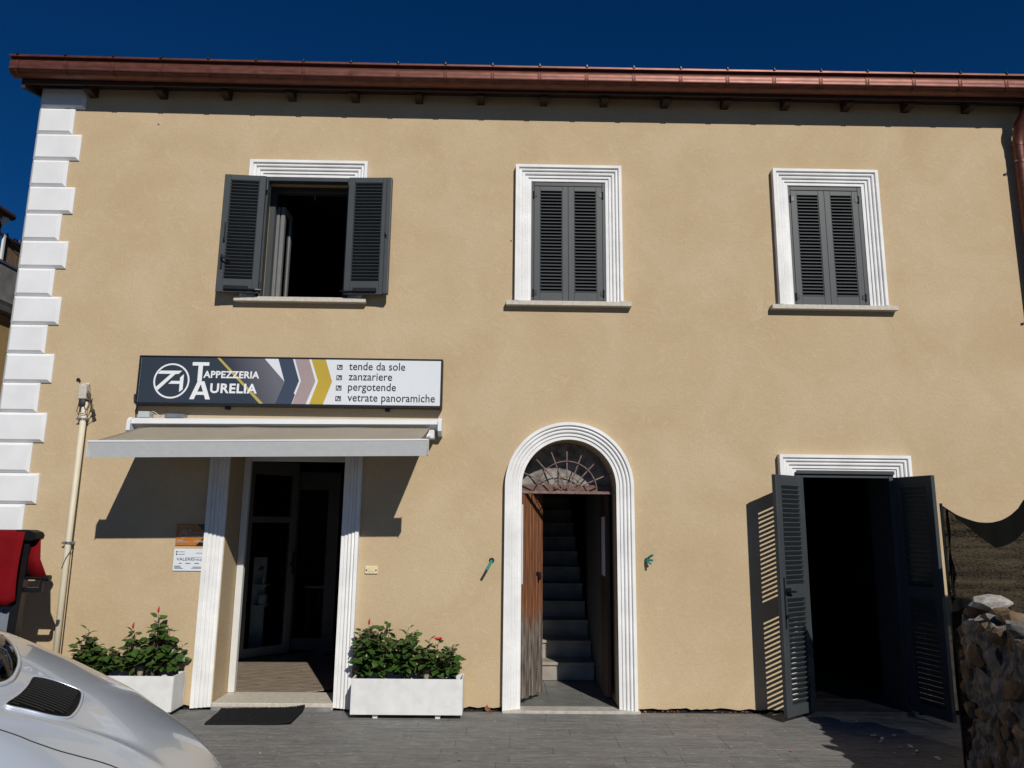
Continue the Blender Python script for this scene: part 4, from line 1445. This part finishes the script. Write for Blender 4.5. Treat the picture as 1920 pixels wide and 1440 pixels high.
shrub('leafy shrub at the pipe end of the left planter', -3.50, -0.14, 0.25, 0.42, 0.12, 9, 31, 28, G2)
shrub('low leafy shrub second from the pipe in the left planter', -3.30, -0.15, 0.25, 0.28, 0.11, 7, 32, 22, G2)
shrub('leafy shrub with one red bud in the middle of the left planter', -3.10, -0.15, 0.25, 0.42, 0.11, 9, 33, 28, G2, [('bud', -0.03, -0.02, 0.475)])
shrub('tallest leafy shrub in the left planter', -2.90, -0.14, 0.25, 0.55, 0.11, 9, 34, 30, G2, [('bud', 0.12, -0.02, 0.46)])
shrub('thin leaning shrub next to the shop door trim', -2.745, -0.13, 0.25, 0.34, 0.10, 4, 35, 15, G2)

def solar_lamp(lab, x, y, z):
    p = thing('solar_lamp', lab, 'lamp', (x, y, z), 'small solar lamps in the planters')
    t = MB(); t.tube([(x, y, z - 0.03), (x, y, z + 0.06)], 0.008, 8); t.build('spike', 'blackplastic', p)
    t = MB(); t.tube([(x, y, z + 0.055), (x, y, z + 0.115)], [0.020, 0.028], 14); t.build('lens', mat('frosted lens', (0.30, 0.25, 0.19, 1), 0.3, var=0.2, vscale=60), p, autosmooth=40)
    t = MB(); t.tube([(x, y, z + 0.112), (x, y, z + 0.122), (x, y, z + 0.135), (x, y, z + 0.142)], [0.043, 0.045, 0.036, 0.012], 18); t.build('cap', 'blackplastic', p, autosmooth=40)
solar_lamp('small black capped solar lamp in the right planter', -0.60, -0.262, 0.25)
solar_lamp('small black capped solar lamp in the left planter', -2.985, -0.225, 0.25)

# ================================================================== DOORMAT, DRY LEAVES
t = MB()
n1, n2 = 40, 16
rows_ = []
for j in range(n2 + 1):
    f = j / n2
    row = []
    for i in range(n1 + 1):
        g = i / n1
        x = -2.315 + 0.03 * f * -1 + g * (0.675 + 0.03 * f)
        y = -0.505 + f * 0.43 + 0.012 * g
        z = 0.014 + 0.018 * max(0, (g - 0.72) / 0.28) ** 2 + 0.02 * max(0, f - 0.8) / 0.2 * (0.4 + 0.6 * g) + 0.002 * noise.noise(Vector((i, j, 0)))
        row.append((x, y, z))
    rows_.append(row)
t.skin(rows_)
dm = thing('doormat', 'black rubber doormat in front of the shop door', 'doormat', (-1.97, -0.28, 0.0))
o = t.build('mat_sheet', 'mat', dm, smooth=True)
m_ = o.modifiers.new('thickness', 'SOLIDIFY'); m_.thickness = 0.012; m_.offset = -1
t = MB()
R_ = random.Random(9)
for k in range(2600):
    g, f = R_.random(), R_.random()
    if R_.random() < 0.35:
        if R_.random() < 0.6: f = 1.0
        else: g = 1.0
    x = -2.315 - 0.03 * f + g * (0.675 + 0.03 * f)
    y = -0.505 + f * 0.43 + 0.012 * g
    z = 0.014 + 0.018 * max(0, (g - 0.72) / 0.28) ** 2 + 0.02 * max(0, f - 0.8) / 0.2 * (0.4 + 0.6 * g)
    dx, dy = R_.uniform(-0.004, 0.004), R_.uniform(-0.004, 0.004)
    t.face([(x - 0.0015, y, z), (x + 0.0015, y, z), (x + dx, y + dy, z + R_.uniform(0.006, 0.012))])
o = t.build('bristles', 'mat', dm); o['kind'] = 'stuff'

t = MB()
R_ = random.Random(14)
for k in range(46):
    x = R_.choice((R_.uniform(1.23, 2.3), R_.uniform(-0.28, 0.03), R_.uniform(1.23, 2.2), R_.uniform(0.1, 2.6)))
    y = -0.012 - abs(R_.gauss(0, 0.02)) if k < 36 else R_.uniform(-1.4, -0.3)
    an = R_.uniform(0, 6.28)
    leaf_add(t.bm, Vector((x, y, 0.006 + R_.uniform(0, 0.012))), Vector((math.cos(an), math.sin(an), R_.uniform(-0.1, 0.5))), Vector((R_.uniform(-.4, .4), R_.uniform(-.6, .2), 1)), R_.uniform(0.012, 0.032), R_.uniform(0.008, 0.02))
leaf_add(t.bm, Vector((-0.098, -0.03, 0.012)), Vector((0.15, -0.1, 1)), Vector((0.2, -1, 0.2)), 0.05, 0.035)
leaf_add(t.bm, Vector((-0.098, -0.03, 0.012)), Vector((0.9, -0.3, 0.4)), Vector((0.2, -1, 0.5)), 0.04, 0.03)
o = tag(t.build('dry_leaves', 'dryleaf'), 'dry brown leaves gathered along the foot of the wall', 'dry leaves')
o['kind'] = 'stuff'

# ================================================================== INSIDE THE SHOP
tot = thing('display_stand', 'white display stand with bottle behind the glazed door', 'display stand', (-2.98, 2.75, 0.056))
b = MB(); b.box(-3.06, -2.90, 2.76, 2.80, 0.06, 1.14, 0.004); b.build('panel', 'paper', tot)
b = MB(); b.box(-3.0, -2.84, 2.60, 2.76, 0.80, 0.82); b.box(-3.0, -2.84, 2.60, 2.76, 0.56, 0.58); b.build('shelf', 'paper', tot)
b = MB(); b.box(-2.94, -2.85, 2.64, 2.74, 0.58, 0.70, 0.008); b.build('dispenser', 'alu', tot)
b = MB(); b.tube([(-2.9, 2.68, 0.82), (-2.9, 2.68, 0.90), (-2.9, 2.68, 0.92), (-2.9, 2.68, 0.96)], [0.025, 0.025, 0.008, 0.008], 10); b.build('bottle', 'alu', tot)
b = MB(); b.prism([(-3.01, 0.98), (-2.94, 0.98), (-2.92, 1.02), (-2.96, 1.04)], 2.754, 2.759); b.build('printed_mark', 'flower', tot)
tb_ = thing('table', 'pale table standing in the dark shop', 'table', (-2.0, 3.4, 0.056))
b = MB(); b.box(-2.5, -1.6, 3.1, 3.75, 0.74, 0.77, 0.004); b.build('table_top', 'casegrey', tb_)
for x in (-2.45, -1.65):
    for y in (3.14, 3.7):
        b = MB(); b.box(x - 0.02, x + 0.02, y - 0.02, y + 0.02, 0.056, 0.74); b.build('leg', 'foldwood', tb_)

# ================================================================== RED AWNING STAND AT THE LEFT
red = thing('awning_stand', 'red folding awning on a black post at the left edge', 'awning stand', (-3.87, -0.6, 0.0))
b = MB(); b.prism([(-3.88, 0.0), (-3.82, 0.0), (-3.76, 1.492), (-3.84, 1.492)], -0.66, -0.60); b.build('post', 'blackmetal', red)
b = MB(); b.box(-4.75, -4.68, -0.66, -0.60, 0.0, 1.49); b.build('post', 'blackmetal', red)
b = MB()
b.prism([(-3.86, 1.50), (-3.76, 1.497), (-3.715, 1.480), (-3.70, 1.455), (-3.705, 1.43), (-3.73, 1.415), (-3.85, 1.425)], -0.70, -0.58)
b.build('post_cap', 'blackplastic', red)
b = MB()
b.tube([(-3.82, -0.62, 1.125), (-3.605, -0.62, 1.122)], 0.016, 10); b.tube([(-3.63, -0.62, 1.122), (-3.592, -0.62, 1.122)], 0.024, 12)
b.build('roller', 'blackmetal', red)
b = MB()
b.box(-3.82, -3.655, -0.64, -0.60, 1.012, 1.048, 0.004); b.box(-3.668, -3.642, -0.635, -0.605, 1.015, 1.09, 0.004); b.tube([(-3.656, -0.62, 1.085), (-3.646, -0.62, 1.11)], 0.012, 8)
b.build('arm', 'blackmetal', red)
b = MB(); b.prism([(-4.2, 0.86), (-3.86, 0.91), (-3.858, 1.06), (-3.93, 1.06), (-4.2, 0.95)], -0.64, -0.615); b.tube([(-3.91, -0.64, 0.87), (-3.91, -0.65, 0.87)], 0.008, 8); b.build('side_plate', 'blackmetal', red)
# red hood: main cover and the small flap beyond the post
t = MB()
rows_ = []
for i in range(15):
    g = i / 14
    x = -4.76 + g * (0.972)
    row = []
    lowz = [1.00, 0.98, 0.97, 0.97, 0.965, 0.96, 0.96, 0.955, 0.95, 0.945, 0.94, 0.935, 0.925, 0.91, 0.955][i]
    for k in range(13):
        f = k / 12
        if f < 0.25:
            y = -0.60 - 0.10 * f / 0.25; zz = 1.498 - 0.012 * f / 0.25
        else:
            ff = (f - 0.25) / 0.75
            y = -0.70 - 0.02 * math.sin(ff * math.pi) - 0.005 * ff + 0.012 * math.sin(g * 16 + ff * 3) * ff
            zz = 1.486 + (lowz - 1.486) * ff
        xx = x - (0.015 * max(0, f - 0.25) ** 1.5 if g > 0.6 else 0.0) * (g - 0.6) / 0.4 if g > 0.6 else x
        row.append((xx, y, zz))
    rows_.append(row)
t.skin(rows_)
o = t.build('hood_cover', 'red', red, smooth=True)
m_ = o.modifiers.new('thickness', 'SOLIDIFY'); m_.thickness = 0.003
t = MB()
t.skin([[(-3.77, -0.615, 1.43), (-3.705, -0.62, 1.425)], [(-3.785, -0.645, 1.28), (-3.672, -0.65, 1.27)], [(-3.79, -0.635, 1.135), (-3.612, -0.635, 1.13)]])
o = t.build('side_flap', 'red', red, smooth=True)
m_ = o.modifiers.new('thickness', 'SOLIDIFY'); m_.thickness = 0.003
b = MB(); b.box(-4.70, -3.79, -0.655, -0.605, 0.30, 0.36); b.build('cross_bar', 'blackmetal', red)
b = MB(); b.box(-4.65, -3.87, -0.625, -0.615, 0.36, 0.98); b.build('back_panel', mat('grey banner', (0.16, 0.18, 0.22, 1), 0.6, var=0.1), red)
b = MB()
for x in (-4.715, -3.83): b.box(x - 0.03, x + 0.03, -0.95, -0.3, 0.0, 0.05, 0.004)
b.build('foot_bar', 'blackmetal', red)

# ================================================================== CAR
def lerp_tab(tab, v):
    if v <= tab[0][0]: return tab[0][1]
    for (a, fa), (c, fc) in zip(tab, tab[1:]):
        if v <= c:
            f = (v - a) / (c - a)
            return fa + (fc - fa) * f
    return tab[-1][1]
CP = [(-5.9, .35), (-5.7, .62), (-5.2, .86), (-4.6, 1.25), (-3.8, 1.33), (-3.1, 1.28), (-2.7, 1.2), (-2.3, 1.077), (-2.019, .972), (-1.713, .838), (-1.597, .765), (-1.482, .695), (-1.404, .635), (-1.326, .563), (-1.273, .501), (-1.22, .40), (-1.18, .27)]
CPF = []
for i in range(0, 200):
    X = -5.9 + (5.9 - 1.18) * i / 199
    ws = 0.0; zs_ = 0.0
    for k in range(-4, 5):
        w = math.exp(-(k / 2.2) ** 2)
        zs_ += w * lerp_tab(CP, X + k * 0.022); ws += w
    CPF.append((X, zs_ / ws))
RIDGE = [(-5.9, -3.98), (-2.6, -4.0), (-1.806, -3.905), (-1.598, -3.76), (-1.348, -3.60), (-1.18, -3.52)]
GAP = [(-5.9, -4.06), (-2.6, -4.05), (-1.775, -3.958), (-1.674, -3.93), (-1.595, -3.893), (-1.52, -3.845), (-1.43, -3.779), (-1.2, -3.66)]
CYC = -3.55
def car_top(X, Y):
    r = lerp_tab(RIDGE, X)
    z = lerp_tab(CPF, X) - 0.29 * (Y - CYC) ** 2 + 0.0355
    z += 0.012 * math.exp(-((Y - r) / 0.035) ** 2)
    yn = lerp_tab([(-5.9, -4.0), (-2.0, -4.0), (-1.5, -3.95), (-1.18, -3.85)], X)
    if Y < yn: z -= 1.1 * (yn - Y) ** 1.5
    if Y > -3.10: z -= 1.4 * (Y + 3.10) ** 1.6
    return z
car = thing('car', 'silver car with black ribbed vent at the lower left corner', 'car', (-3.5, -3.55, 0.0))
t = MB()
NX, NY = 130, 74
rows_ = []
for i in range(NX + 1):
    X = -5.9 + (5.9 - 1.18) * (i / NX) ** 0.8
    row = []
    for j in range(NY + 1):
        Y = -4.32 + (4.32 - 2.80) * j / NY
        row.append((X, Y, max(car_top(X, Y), 0.22)))
    rows_.append(row)
vr = t.skin(rows_)
# skirts down to the sills
for row, yy in (([r[0] for r in vr], -4.34), ([r[-1] for r in vr], -2.78)):
    low = [t.bm.verts.new((v.co.x, yy, 0.20)) for v in row]
    for k in range(len(row) - 1):
        t.bm.faces.new((row[k], row[k + 1], low[k + 1], low[k]))
t.build('body', 'silver', car, smooth=True)
def on_car(X, Y, h=0.003):
    return Vector((X, Y, car_top(X, Y) + h))
# panel gap
t = MB()
pts = []
for i in range(60):
    X = -2.6 + (2.6 - 1.24) * i / 59
    pts.append(on_car(X, lerp_tab(GAP, X), -0.0005))
t.tube(pts, 0.0028, 6)
t.build('panel_gap', 'blackplastic', car, smooth=True)
VENT = [(-1.848, -3.835), (-1.848, -3.75), (-1.868, -3.665), (-1.893, -3.606), (-1.9, -3.575), (-1.854, -3.535), (-1.798, -3.513), (-1.756, -3.504), (-1.737, -3.505), (-1.705, -3.565), (-1.68, -3.629), (-1.666, -3.694), (-1.668, -3.73), (-1.711, -3.779), (-1.778, -3.807), (-1.824, -3.832)]
def smooth_loop(pl, it=2):
    for _ in range(it):
        q = []
        for k in range(len(pl)):
            a, c = Vector(pl[k]), Vector(pl[(k + 1) % len(pl)])
            q += [tuple(a.lerp(c, 0.25)), tuple(a.lerp(c, 0.75))]
        pl = q
    return pl
VL = smooth_loop(VENT)
cx_ = sum(p[0] for p in VL) / len(VL); cy_ = sum(p[1] for p in VL) / len(VL)
t = MB()
rows_ = []
for f in (1.0, 0.97, 0.93, 0.90, 0.7, 0.5, 0.3, 0.02):
    h = {1.0: 0.001, 0.97: 0.006, 0.93: 0.006}.get(f, 0.0025)
    rows_.append([on_car(cx_ + (x - cx_) * f, cy_ + (y - cy_) * f, h) for x, y in VL])
t.skin(rows_, closed=True)
vent = t.build('vent', 'blackplastic', car, autosmooth=40)
def inside(px, py, poly):
    c = False
    j = len(poly) - 1
    for i in range(len(poly)):
        xi, yi = poly[i]; xj, yj = poly[j]
        if (yi > py) != (yj > py) and px < (xj - xi) * (py - yi) / (yj - yi) + xi: c = not c
        j = i
    return c
VI = [(cx_ + (x - cx_) * 0.9, cy_ + (y - cy_) * 0.9) for x, y in VL]
for k in range(16):
    Yr = -3.80 + k * 0.0185
    xs_ = [X for X in [-1.92 + 0.004 * i for i in range(70)] if inside(X, Yr + 0.25 * (X + 1.78), VI)]
    if len(xs_) < 4: continue
    t = MB()
    t.tube([on_car(X, Yr + 0.25 * (X + 1.78), 0.006) for X in xs_[::3]], 0.0045, 6)
    t.build('vent_rib', 'blackplastic', vent, autosmooth=50)
t = MB()
edge = [on_car(cx_ + (x - cx_) * 1.03, cy_ + (y - cy_) * 1.03, 0.002) for x, y in VL]
t.tube(edge + [edge[0], edge[1]], 0.006, 8, caps=False)
t.build('vent_lip', 'silver', car, smooth=True)
# round lamp with clear cover
LC = Vector((-2.09, -3.53))
LV = [(-2.262, -3.285), (-2.196, -3.296), (-2.069, -3.434), (-1.997, -3.526), (-1.955, -3.603), (-1.92, -3.687), (-1.925, -3.765), (-1.98, -3.80), (-2.12, -3.72), (-2.22, -3.60), (-2.29, -3.45), (-2.31, -3.33)]
LS = smooth_loop(LV, 3)
lcx = sum(p[0] for p in LS) / len(LS); lcy = sum(p[1] for p in LS) / len(LS)
t = MB()
rim = [on_car(x, y, 0.006) for x, y in LS]
t.tube(rim + rim[:2], 0.010, 10, caps=False)
lamp = t.build('lamp_rim', 'silver', car, smooth=True)
t = MB()
rows_ = [[on_car(lcx + (x - lcx) * f, lcy + (y - lcy) * f, h) for x, y in LS] for f, h in ((0.99, 0.004), (0.9, 0.003), (0.5, 0.0035), (0.02, 0.004))]
t.skin(rows_, closed=True)
t.build('lamp_bowl', 'blackplastic', lamp, smooth=True)
R_ = random.Random(4)
t = MB()
for (dx, dy, s_) in ((0.02, 0.07, 0.045), (0.07, -0.06, 0.03), (0.10, -0.11, 0.022), (-0.05, -0.03, 0.05), (0.03, -0.09, 0.018), (-0.03, 0.12, 0.03)):
    c0 = on_car(lcx + dx, lcy + dy, 0.008)
    t.tube([c0 + Vector((-s_, s_ * 0.5, 0.0)), c0 + Vector((0, 0, 0.004)), c0 + Vector((s_ * 0.8, -s_ * 0.4, -s_ * 0.3))], [s_ * 0.3, s_ * 0.42, s_ * 0.15], 7)
t.build('lamp_reflector', 'chrome', lamp, autosmooth=40)
t = MB()
rows_ = [[on_car(lcx + (x - lcx) * f, lcy + (y - lcy) * f, h) for x, y in LS] for f, h in ((0.985, 0.010), (0.85, 0.022), (0.5, 0.032), (0.02, 0.036))]
t.skin(rows_, closed=True)
t.build('lamp_glass', 'glass', lamp, smooth=True)
for wx in (-5.0, -2.2):
    for wy in (-4.30, -2.84):
        t = MB()
        t.tube([(wx, wy - 0.09, 0.31), (wx, wy - 0.075, 0.31), (wx, wy + 0.075, 0.31), (wx, wy + 0.09, 0.31)], [0.28, 0.31, 0.31, 0.28], 32)
        w_ = t.build('wheel', 'rubber', car, autosmooth=40)
        t = MB()
        t.tube([(wx, wy - 0.095, 0.31), (wx, wy + 0.095, 0.31)], 0.19, 24)
        t.build('rim', 'chrome', w_, autosmooth=40)
t = MB()
for sgn in (-4.335, -2.765):
    t.prism([(-4.75, 0.95), (-2.9, 0.95), (-3.15, 1.2), (-4.4, 1.2)], sgn - 0.006, sgn + 0.006)
t.build('side_glass', 'carglass', car)

# ================================================================== STONE WALL AND NET
SX0, SX1, SYF, SYN, SZ = 3.14, 3.62, -1.60, -5.2, 1.0
sw = thing('stone_wall', 'low rubble stone wall in shade at the right edge', 'stone wall', (3.4, -3.3, 0.0))
t = MB()
rows_ = []
NV, NU = 64, 190
prof = []
for k in range(NV + 1):
    f = k / NV
    if f < 0.42: prof.append((SX0, f / 0.42 * SZ, 0))
    elif f < 0.58: prof.append((SX0 + (f - 0.42) / 0.16 * (SX1 - SX0), SZ, 1))
    else: prof.append((SX1, (1 - (f - 0.58) / 0.42) * SZ, 2))
for i in range(NU + 1):
    y = SYF + (SYN - SYF) * i / NU
    row = []
    for (x, z_, sd) in prof:
        v = Vector((x, y, z_))
        d = 0.045 * noise.noise(v * 6.0) + 0.025 * noise.noise(v * 17.0) + 0.014 * noise.noise(v * 45.0)
        if sd == 0: v.x += d - 0.02 * z_
        elif sd == 1: v.z += d * 1.3
        else: v.x += d
        v.y += 0.03 * noise.noise(v * 9.0 + Vector((5, 5, 5)))
        v.x += 0.18 * (y - SYF)
        row.append(v)
    rows_.append(row)
vr = t.skin(rows_)
t.bm.faces.new(vr[0]); t.bm.faces.new(list(reversed(vr[-1])))
t.build('mortar_core', 'mortar', sw)
def stone_mesh(seed):
    R_ = random.Random(seed)
    tb = bmesh.new()
    bmesh.ops.create_icosphere(tb, subdivisions=2, radius=1.0)
    off = Vector((R_.uniform(-50, 50), R_.uniform(-50, 50), R_.uniform(-50, 50)))
    for v in tb.verts:
        n = v.co.normalized()
        q = Vector([math.copysign(abs(c) ** 0.75, c) for c in n])
        v.co = q * (0.95 + 0.25 * noise.noise(n * 1.6 + off) + 0.12 * noise.noise(n * 4.0 + off))
    for _ in range(7):                                   # broken faces
        d = Vector((R_.uniform(-1, 1), R_.uniform(-1, 1), R_.uniform(-1, 1))).normalized()
        lim = R_.uniform(0.55, 0.85)
        for v in tb.verts:
            t_ = v.co.dot(d)
            if t_ > lim:
                v.co -= d * (t_ - lim) * 0.92
    return tb
def stone(pos, sx, sy, sz, seed, m, rot=(0, 0, 0)):
    tb = stone_mesh(seed)
    pos = (pos[0] + 0.18 * (pos[1] - SYF), pos[1], pos[2])
    mtx = Matrix.Translation(pos) @ Matrix.Rotation(rot[0], 4, 'X') @ Matrix.Rotation(rot[1], 4, 'Y') @ Matrix.Rotation(rot[2], 4, 'Z') @ Matrix.Diagonal((sx, sy, sz, 1))
    t = MB(); t.add(tb, mtx)
    return t.build('stone', m, sw)
R_ = random.Random(77)
zrow = 0.06
sid = 0
while zrow < 0.98:
    hrow = R_.uniform(0.07, 0.15)
    y = SYF - 0.02
    while y > -3.4:
        wl = R_.uniform(0.08, 0.24)
        if R_.random() < 0.68:
            stone((SX0 - 0.02 * zrow + R_.uniform(-0.012, 0.03), y - wl / 2, zrow + hrow / 2 + R_.uniform(-0.02, 0.02)), R_.uniform(0.04, 0.07), wl * 0.50, hrow * 0.5, sid,
                  R_.choice(['stonegrey', 'stonegrey', 'stonebrown', 'stonebrown', 'stonetan']), (R_.uniform(-0.5, 0.5), 0, 0))
            sid += 1
        y -= wl + 0.015
    zrow += hrow + 0.01
stone((3.13, -1.76, 0.78), 0.05, 0.052, 0.10, 901, 'stonetan', (0.15, 0, 0))
stone((3.14, -2.05, 0.30), 0.05, 0.075, 0.16, 902, 'stonebrown', (-0.2, 0, 0))
stone((3.14, -1.66, 0.12), 0.06, 0.06, 0.075, 903, 'stonegrey')
# end face
for k in range(26):
    stone((R_.uniform(SX0 + 0.02, SX1 - 0.02), SYF + R_.uniform(-0.02, 0.02), R_.uniform(0.08, 0.95)), R_.uniform(0.05, 0.11), 0.05, R_.uniform(0.04, 0.09), 300 + k, R_.choice(['stonegrey', 'stonebrown', 'stonetan']))
# loose stones along the top
for k in range(22):
    stone((R_.uniform(SX0 + 0.02, SX1 - 0.05), SYF - 0.05 - k * 0.085, SZ + R_.uniform(-0.01, 0.05)), R_.uniform(0.06, 0.13), R_.uniform(0.05, 0.11), R_.uniform(0.035, 0.065), 500 + k, R_.choice(['stonegrey', 'stonegrey', 'stonetan', 'stonebrown']), (R_.uniform(-.3, .3), R_.uniform(-.3, .3), R_.uniform(0, 3)))
stone((3.30, -1.72, 1.10), 0.16, 0.10, 0.055, 950, 'stonepale', (0.1, -0.1, 0.2))

net = thing('shade_net', 'black shade net hung between posts above the stone wall', 'shade net', (3.4, -1.3, 0.0))
NA, NB = Vector((3.135, -1.50)), Vector((3.66, -1.56))
NC = Vector((5.2, -1.75))
for P_ in (NA, NC):
    t = MB(); t.tube([(P_.x, P_.y, 0.0), (P_.x - 0.004, P_.y, 1.765)], 0.010, 8); t.build('post', 'blackmetal', net)
def net_point(f, g):
    """f along, g from top edge down."""
    if f < 0.6:
        q = NA.lerp(NB, f / 0.6)
        u = f / 0.6
        sag = 0.125 * math.sin(math.pi * u * 0.9) ** 0.9 - 0.10 * max(0, u - 0.75)
    else:
        q = NB.lerp(NC, (f - 0.6) / 0.4)
        u = (f - 0.6) / 0.4
        sag = 0.02 - 0.50 * min(1.0, u * 2.2) ** 0.7
    top = 1.745 - sag + 0.02 * f
    z_ = top + (0.06 - top) * g
    off = 0.035 * math.sin(g * 7 + f * 9) * g + 0.02 * math.sin(f * 40) * (0.3 + g)
    return Vector((q.x + off, q.y + off * 0.6, z_))
t = MB()
t.skin([[net_point(i / 48, k / 24) for k in range(25)] for i in range(49)])
t.build('net_sheet', 'net', net, smooth=True)
t = MB()
rows_ = []
for i in range(33):
    f = 0.10 + 0.90 * i / 32
    row = []
    dep = 0.07 * min(1.0, max(0.0, (f - 0.10) / 0.28)) ** 1.5 * 1.1 + 0.012
    for k in range(9):
        p_ = net_point(f, dep * k / 8 * 1.25)
        row.append(p_ + Vector((-0.015, -0.02, 0.004)))
    rows_.append(row)
t.skin(rows_)
t.build('folded_hem', 'netdark', net, smooth=True)
t = MB()
rows_ = []
for i in range(14):
    a0 = i / 13
    rows_.append([NAV for NAV in [Vector((NA.x + 0.012 + 0.02 * math.sin(k * 1.3 + i) * a0, NA.y - 0.01 - 0.02 * math.cos(k * 1.1), 1.72 - a0 * 0.62)) + Vector((0.018 * k / 4, -0.02 * k / 4, 0)) for k in range(5)]])
t.skin(rows_)
t.build('gathered_edge', 'netdark', net, smooth=True)
t = MB(); t.tube([net_point(i / 40, 0.0) + Vector((0, 0, 0.002)) for i in range(41)], 0.005, 6); t.build('top_cord', 'blackmetal', net)

# grit on the paving
t = MB()
R_ = random.Random(31)
for k in range(150):
    x, y = R_.uniform(-2.3, 3.0), -0.08 - R_.random() ** 1.3 * 1.6
    an, r_ = R_.uniform(0, 6.28), R_.uniform(0.002, 0.007)
    st_ = R_.uniform(1.0, 2.4)
    c0 = [(x + st_ * r_ * math.cos(an + j * 1.571 + R_.uniform(-.3, .3)), y + r_ * math.sin(an + j * 1.571), 0.0025) for j in range(4)]
    top = (x, y, 0.003 + r_ * 0.5)
    for j in range(4):
        t.face([c0[j], c0[(j + 1) % 4], top])
o = tag(t.build('grit', 'stonepale'), 'pale grit scattered over the grey paving', 'grit')
o['kind'] = 'stuff'

# scrap by the foot of the wall
t = MB()
R_ = random.Random(6)
for k in range(14):
    an = R_.uniform(0, 6.28)
    leaf_add(t.bm, Vector((2.93 + R_.uniform(-0.12, 0.14), -0.95 + R_.uniform(-0.35, 0.3), 0.01)), Vector((math.cos(an), math.sin(an), 0.25)), Vector((R_.uniform(-.3, .3), R_.uniform(-.3, .3), 1)), R_.uniform(0.025, 0.06), R_.uniform(0.02, 0.04))
o = tag(t.build('rubble_scraps', 'paper'), 'pale rubble scraps on the paving beside the stone wall', 'rubble')
o['kind'] = 'stuff'

# ================================================================== NEIGHBOURING HOUSE AT THE LEFT
nb = thing('neighbour_house', 'ochre neighbouring house with grey balcony glimpsed at the left edge', 'house', (-9.5, 4.0, 0.0))
b = MB(); b.box(-12.0, -7.06, 1.0, 9.0, 0.0, 4.40); b.build('wall', 'ochre', nb)
b = MB(); b.box(-12.0, -7.5, -1.0, 2.95, 4.405, 5.70); b.build('upper_wall', 'ochre', nb)
b = MB(); b.prism_x([(-1.5, 5.72), (-1.5, 5.80), (3.18, 5.80), (3.18, 5.72)], -12.0, -6.98); rf = b.build('roof', 'eavewood', nb)
b = MB(); b.tube([(-6.93, -1.5, 5.77), (-6.93, 3.2, 5.75)], 0.055, 12); b.build('gutter', 'eavewood', nb)
b = MB(); b.tube([(-6.95, 3.10, 5.72), (-6.97, 3.10, 5.66), (-7.0, 3.09, 5.60)], 0.04, 10); b.build('gutter_outlet', 'awnwhite', nb)
b = MB(); b.tube([(-7.02, 3.06, 5.62), (-7.03, 3.06, 4.4)], 0.045, 10); b.build('downpipe', 'eavewood', nb)
b = MB(); b.prism([(-7.10, 4.405), (-6.99, 4.405), (-6.97, 4.43), (-6.95, 4.50), (-6.93, 4.55), (-7.10, 4.55)], 1.0, 9.0); b.build('balcony_cornice', 'concrete', nb)
b = MB(); b.box(-7.12, -7.0, 1.0, 9.0, 4.552, 5.085); b.build('balcony_parapet', 'concrete', nb)
b = MB(); b.box(-7.13, -6.985, 1.0, 9.0, 5.087, 5.12); b.build('parapet_cap', 'steel', nb)
b = MB()
b.box(-7.02, -6.99, 1.0, 9.0, 5.455, 5.485)
b.build('rail', 'eavewood', nb)
for y in (3.17, 4.4, 5.6):
    b = MB(); b.box(-7.02, -6.985, y, y + 0.035, 5.122, 5.48); b.build('rail_post', 'awnwhite', nb)
b = MB(); b.tube([(-6.99, 3.2, 5.48), (-6.99, 3.5, 5.40), (-6.99, 4.2, 5.2)], 0.006, 5); b.build('stay_wire', 'cable', nb)
R_ = random.Random(8)
y = 3.30
while y < 4.8:
    t = MB(); w_ = R_.uniform(0.012, 0.035)
    t.box(-7.05, -7.035, y, y + w_, 5.13, 5.50 + R_.uniform(-0.05, 0.06)); t.build('reed_strip', 'reed', nb)
    y += w_ + 0.005
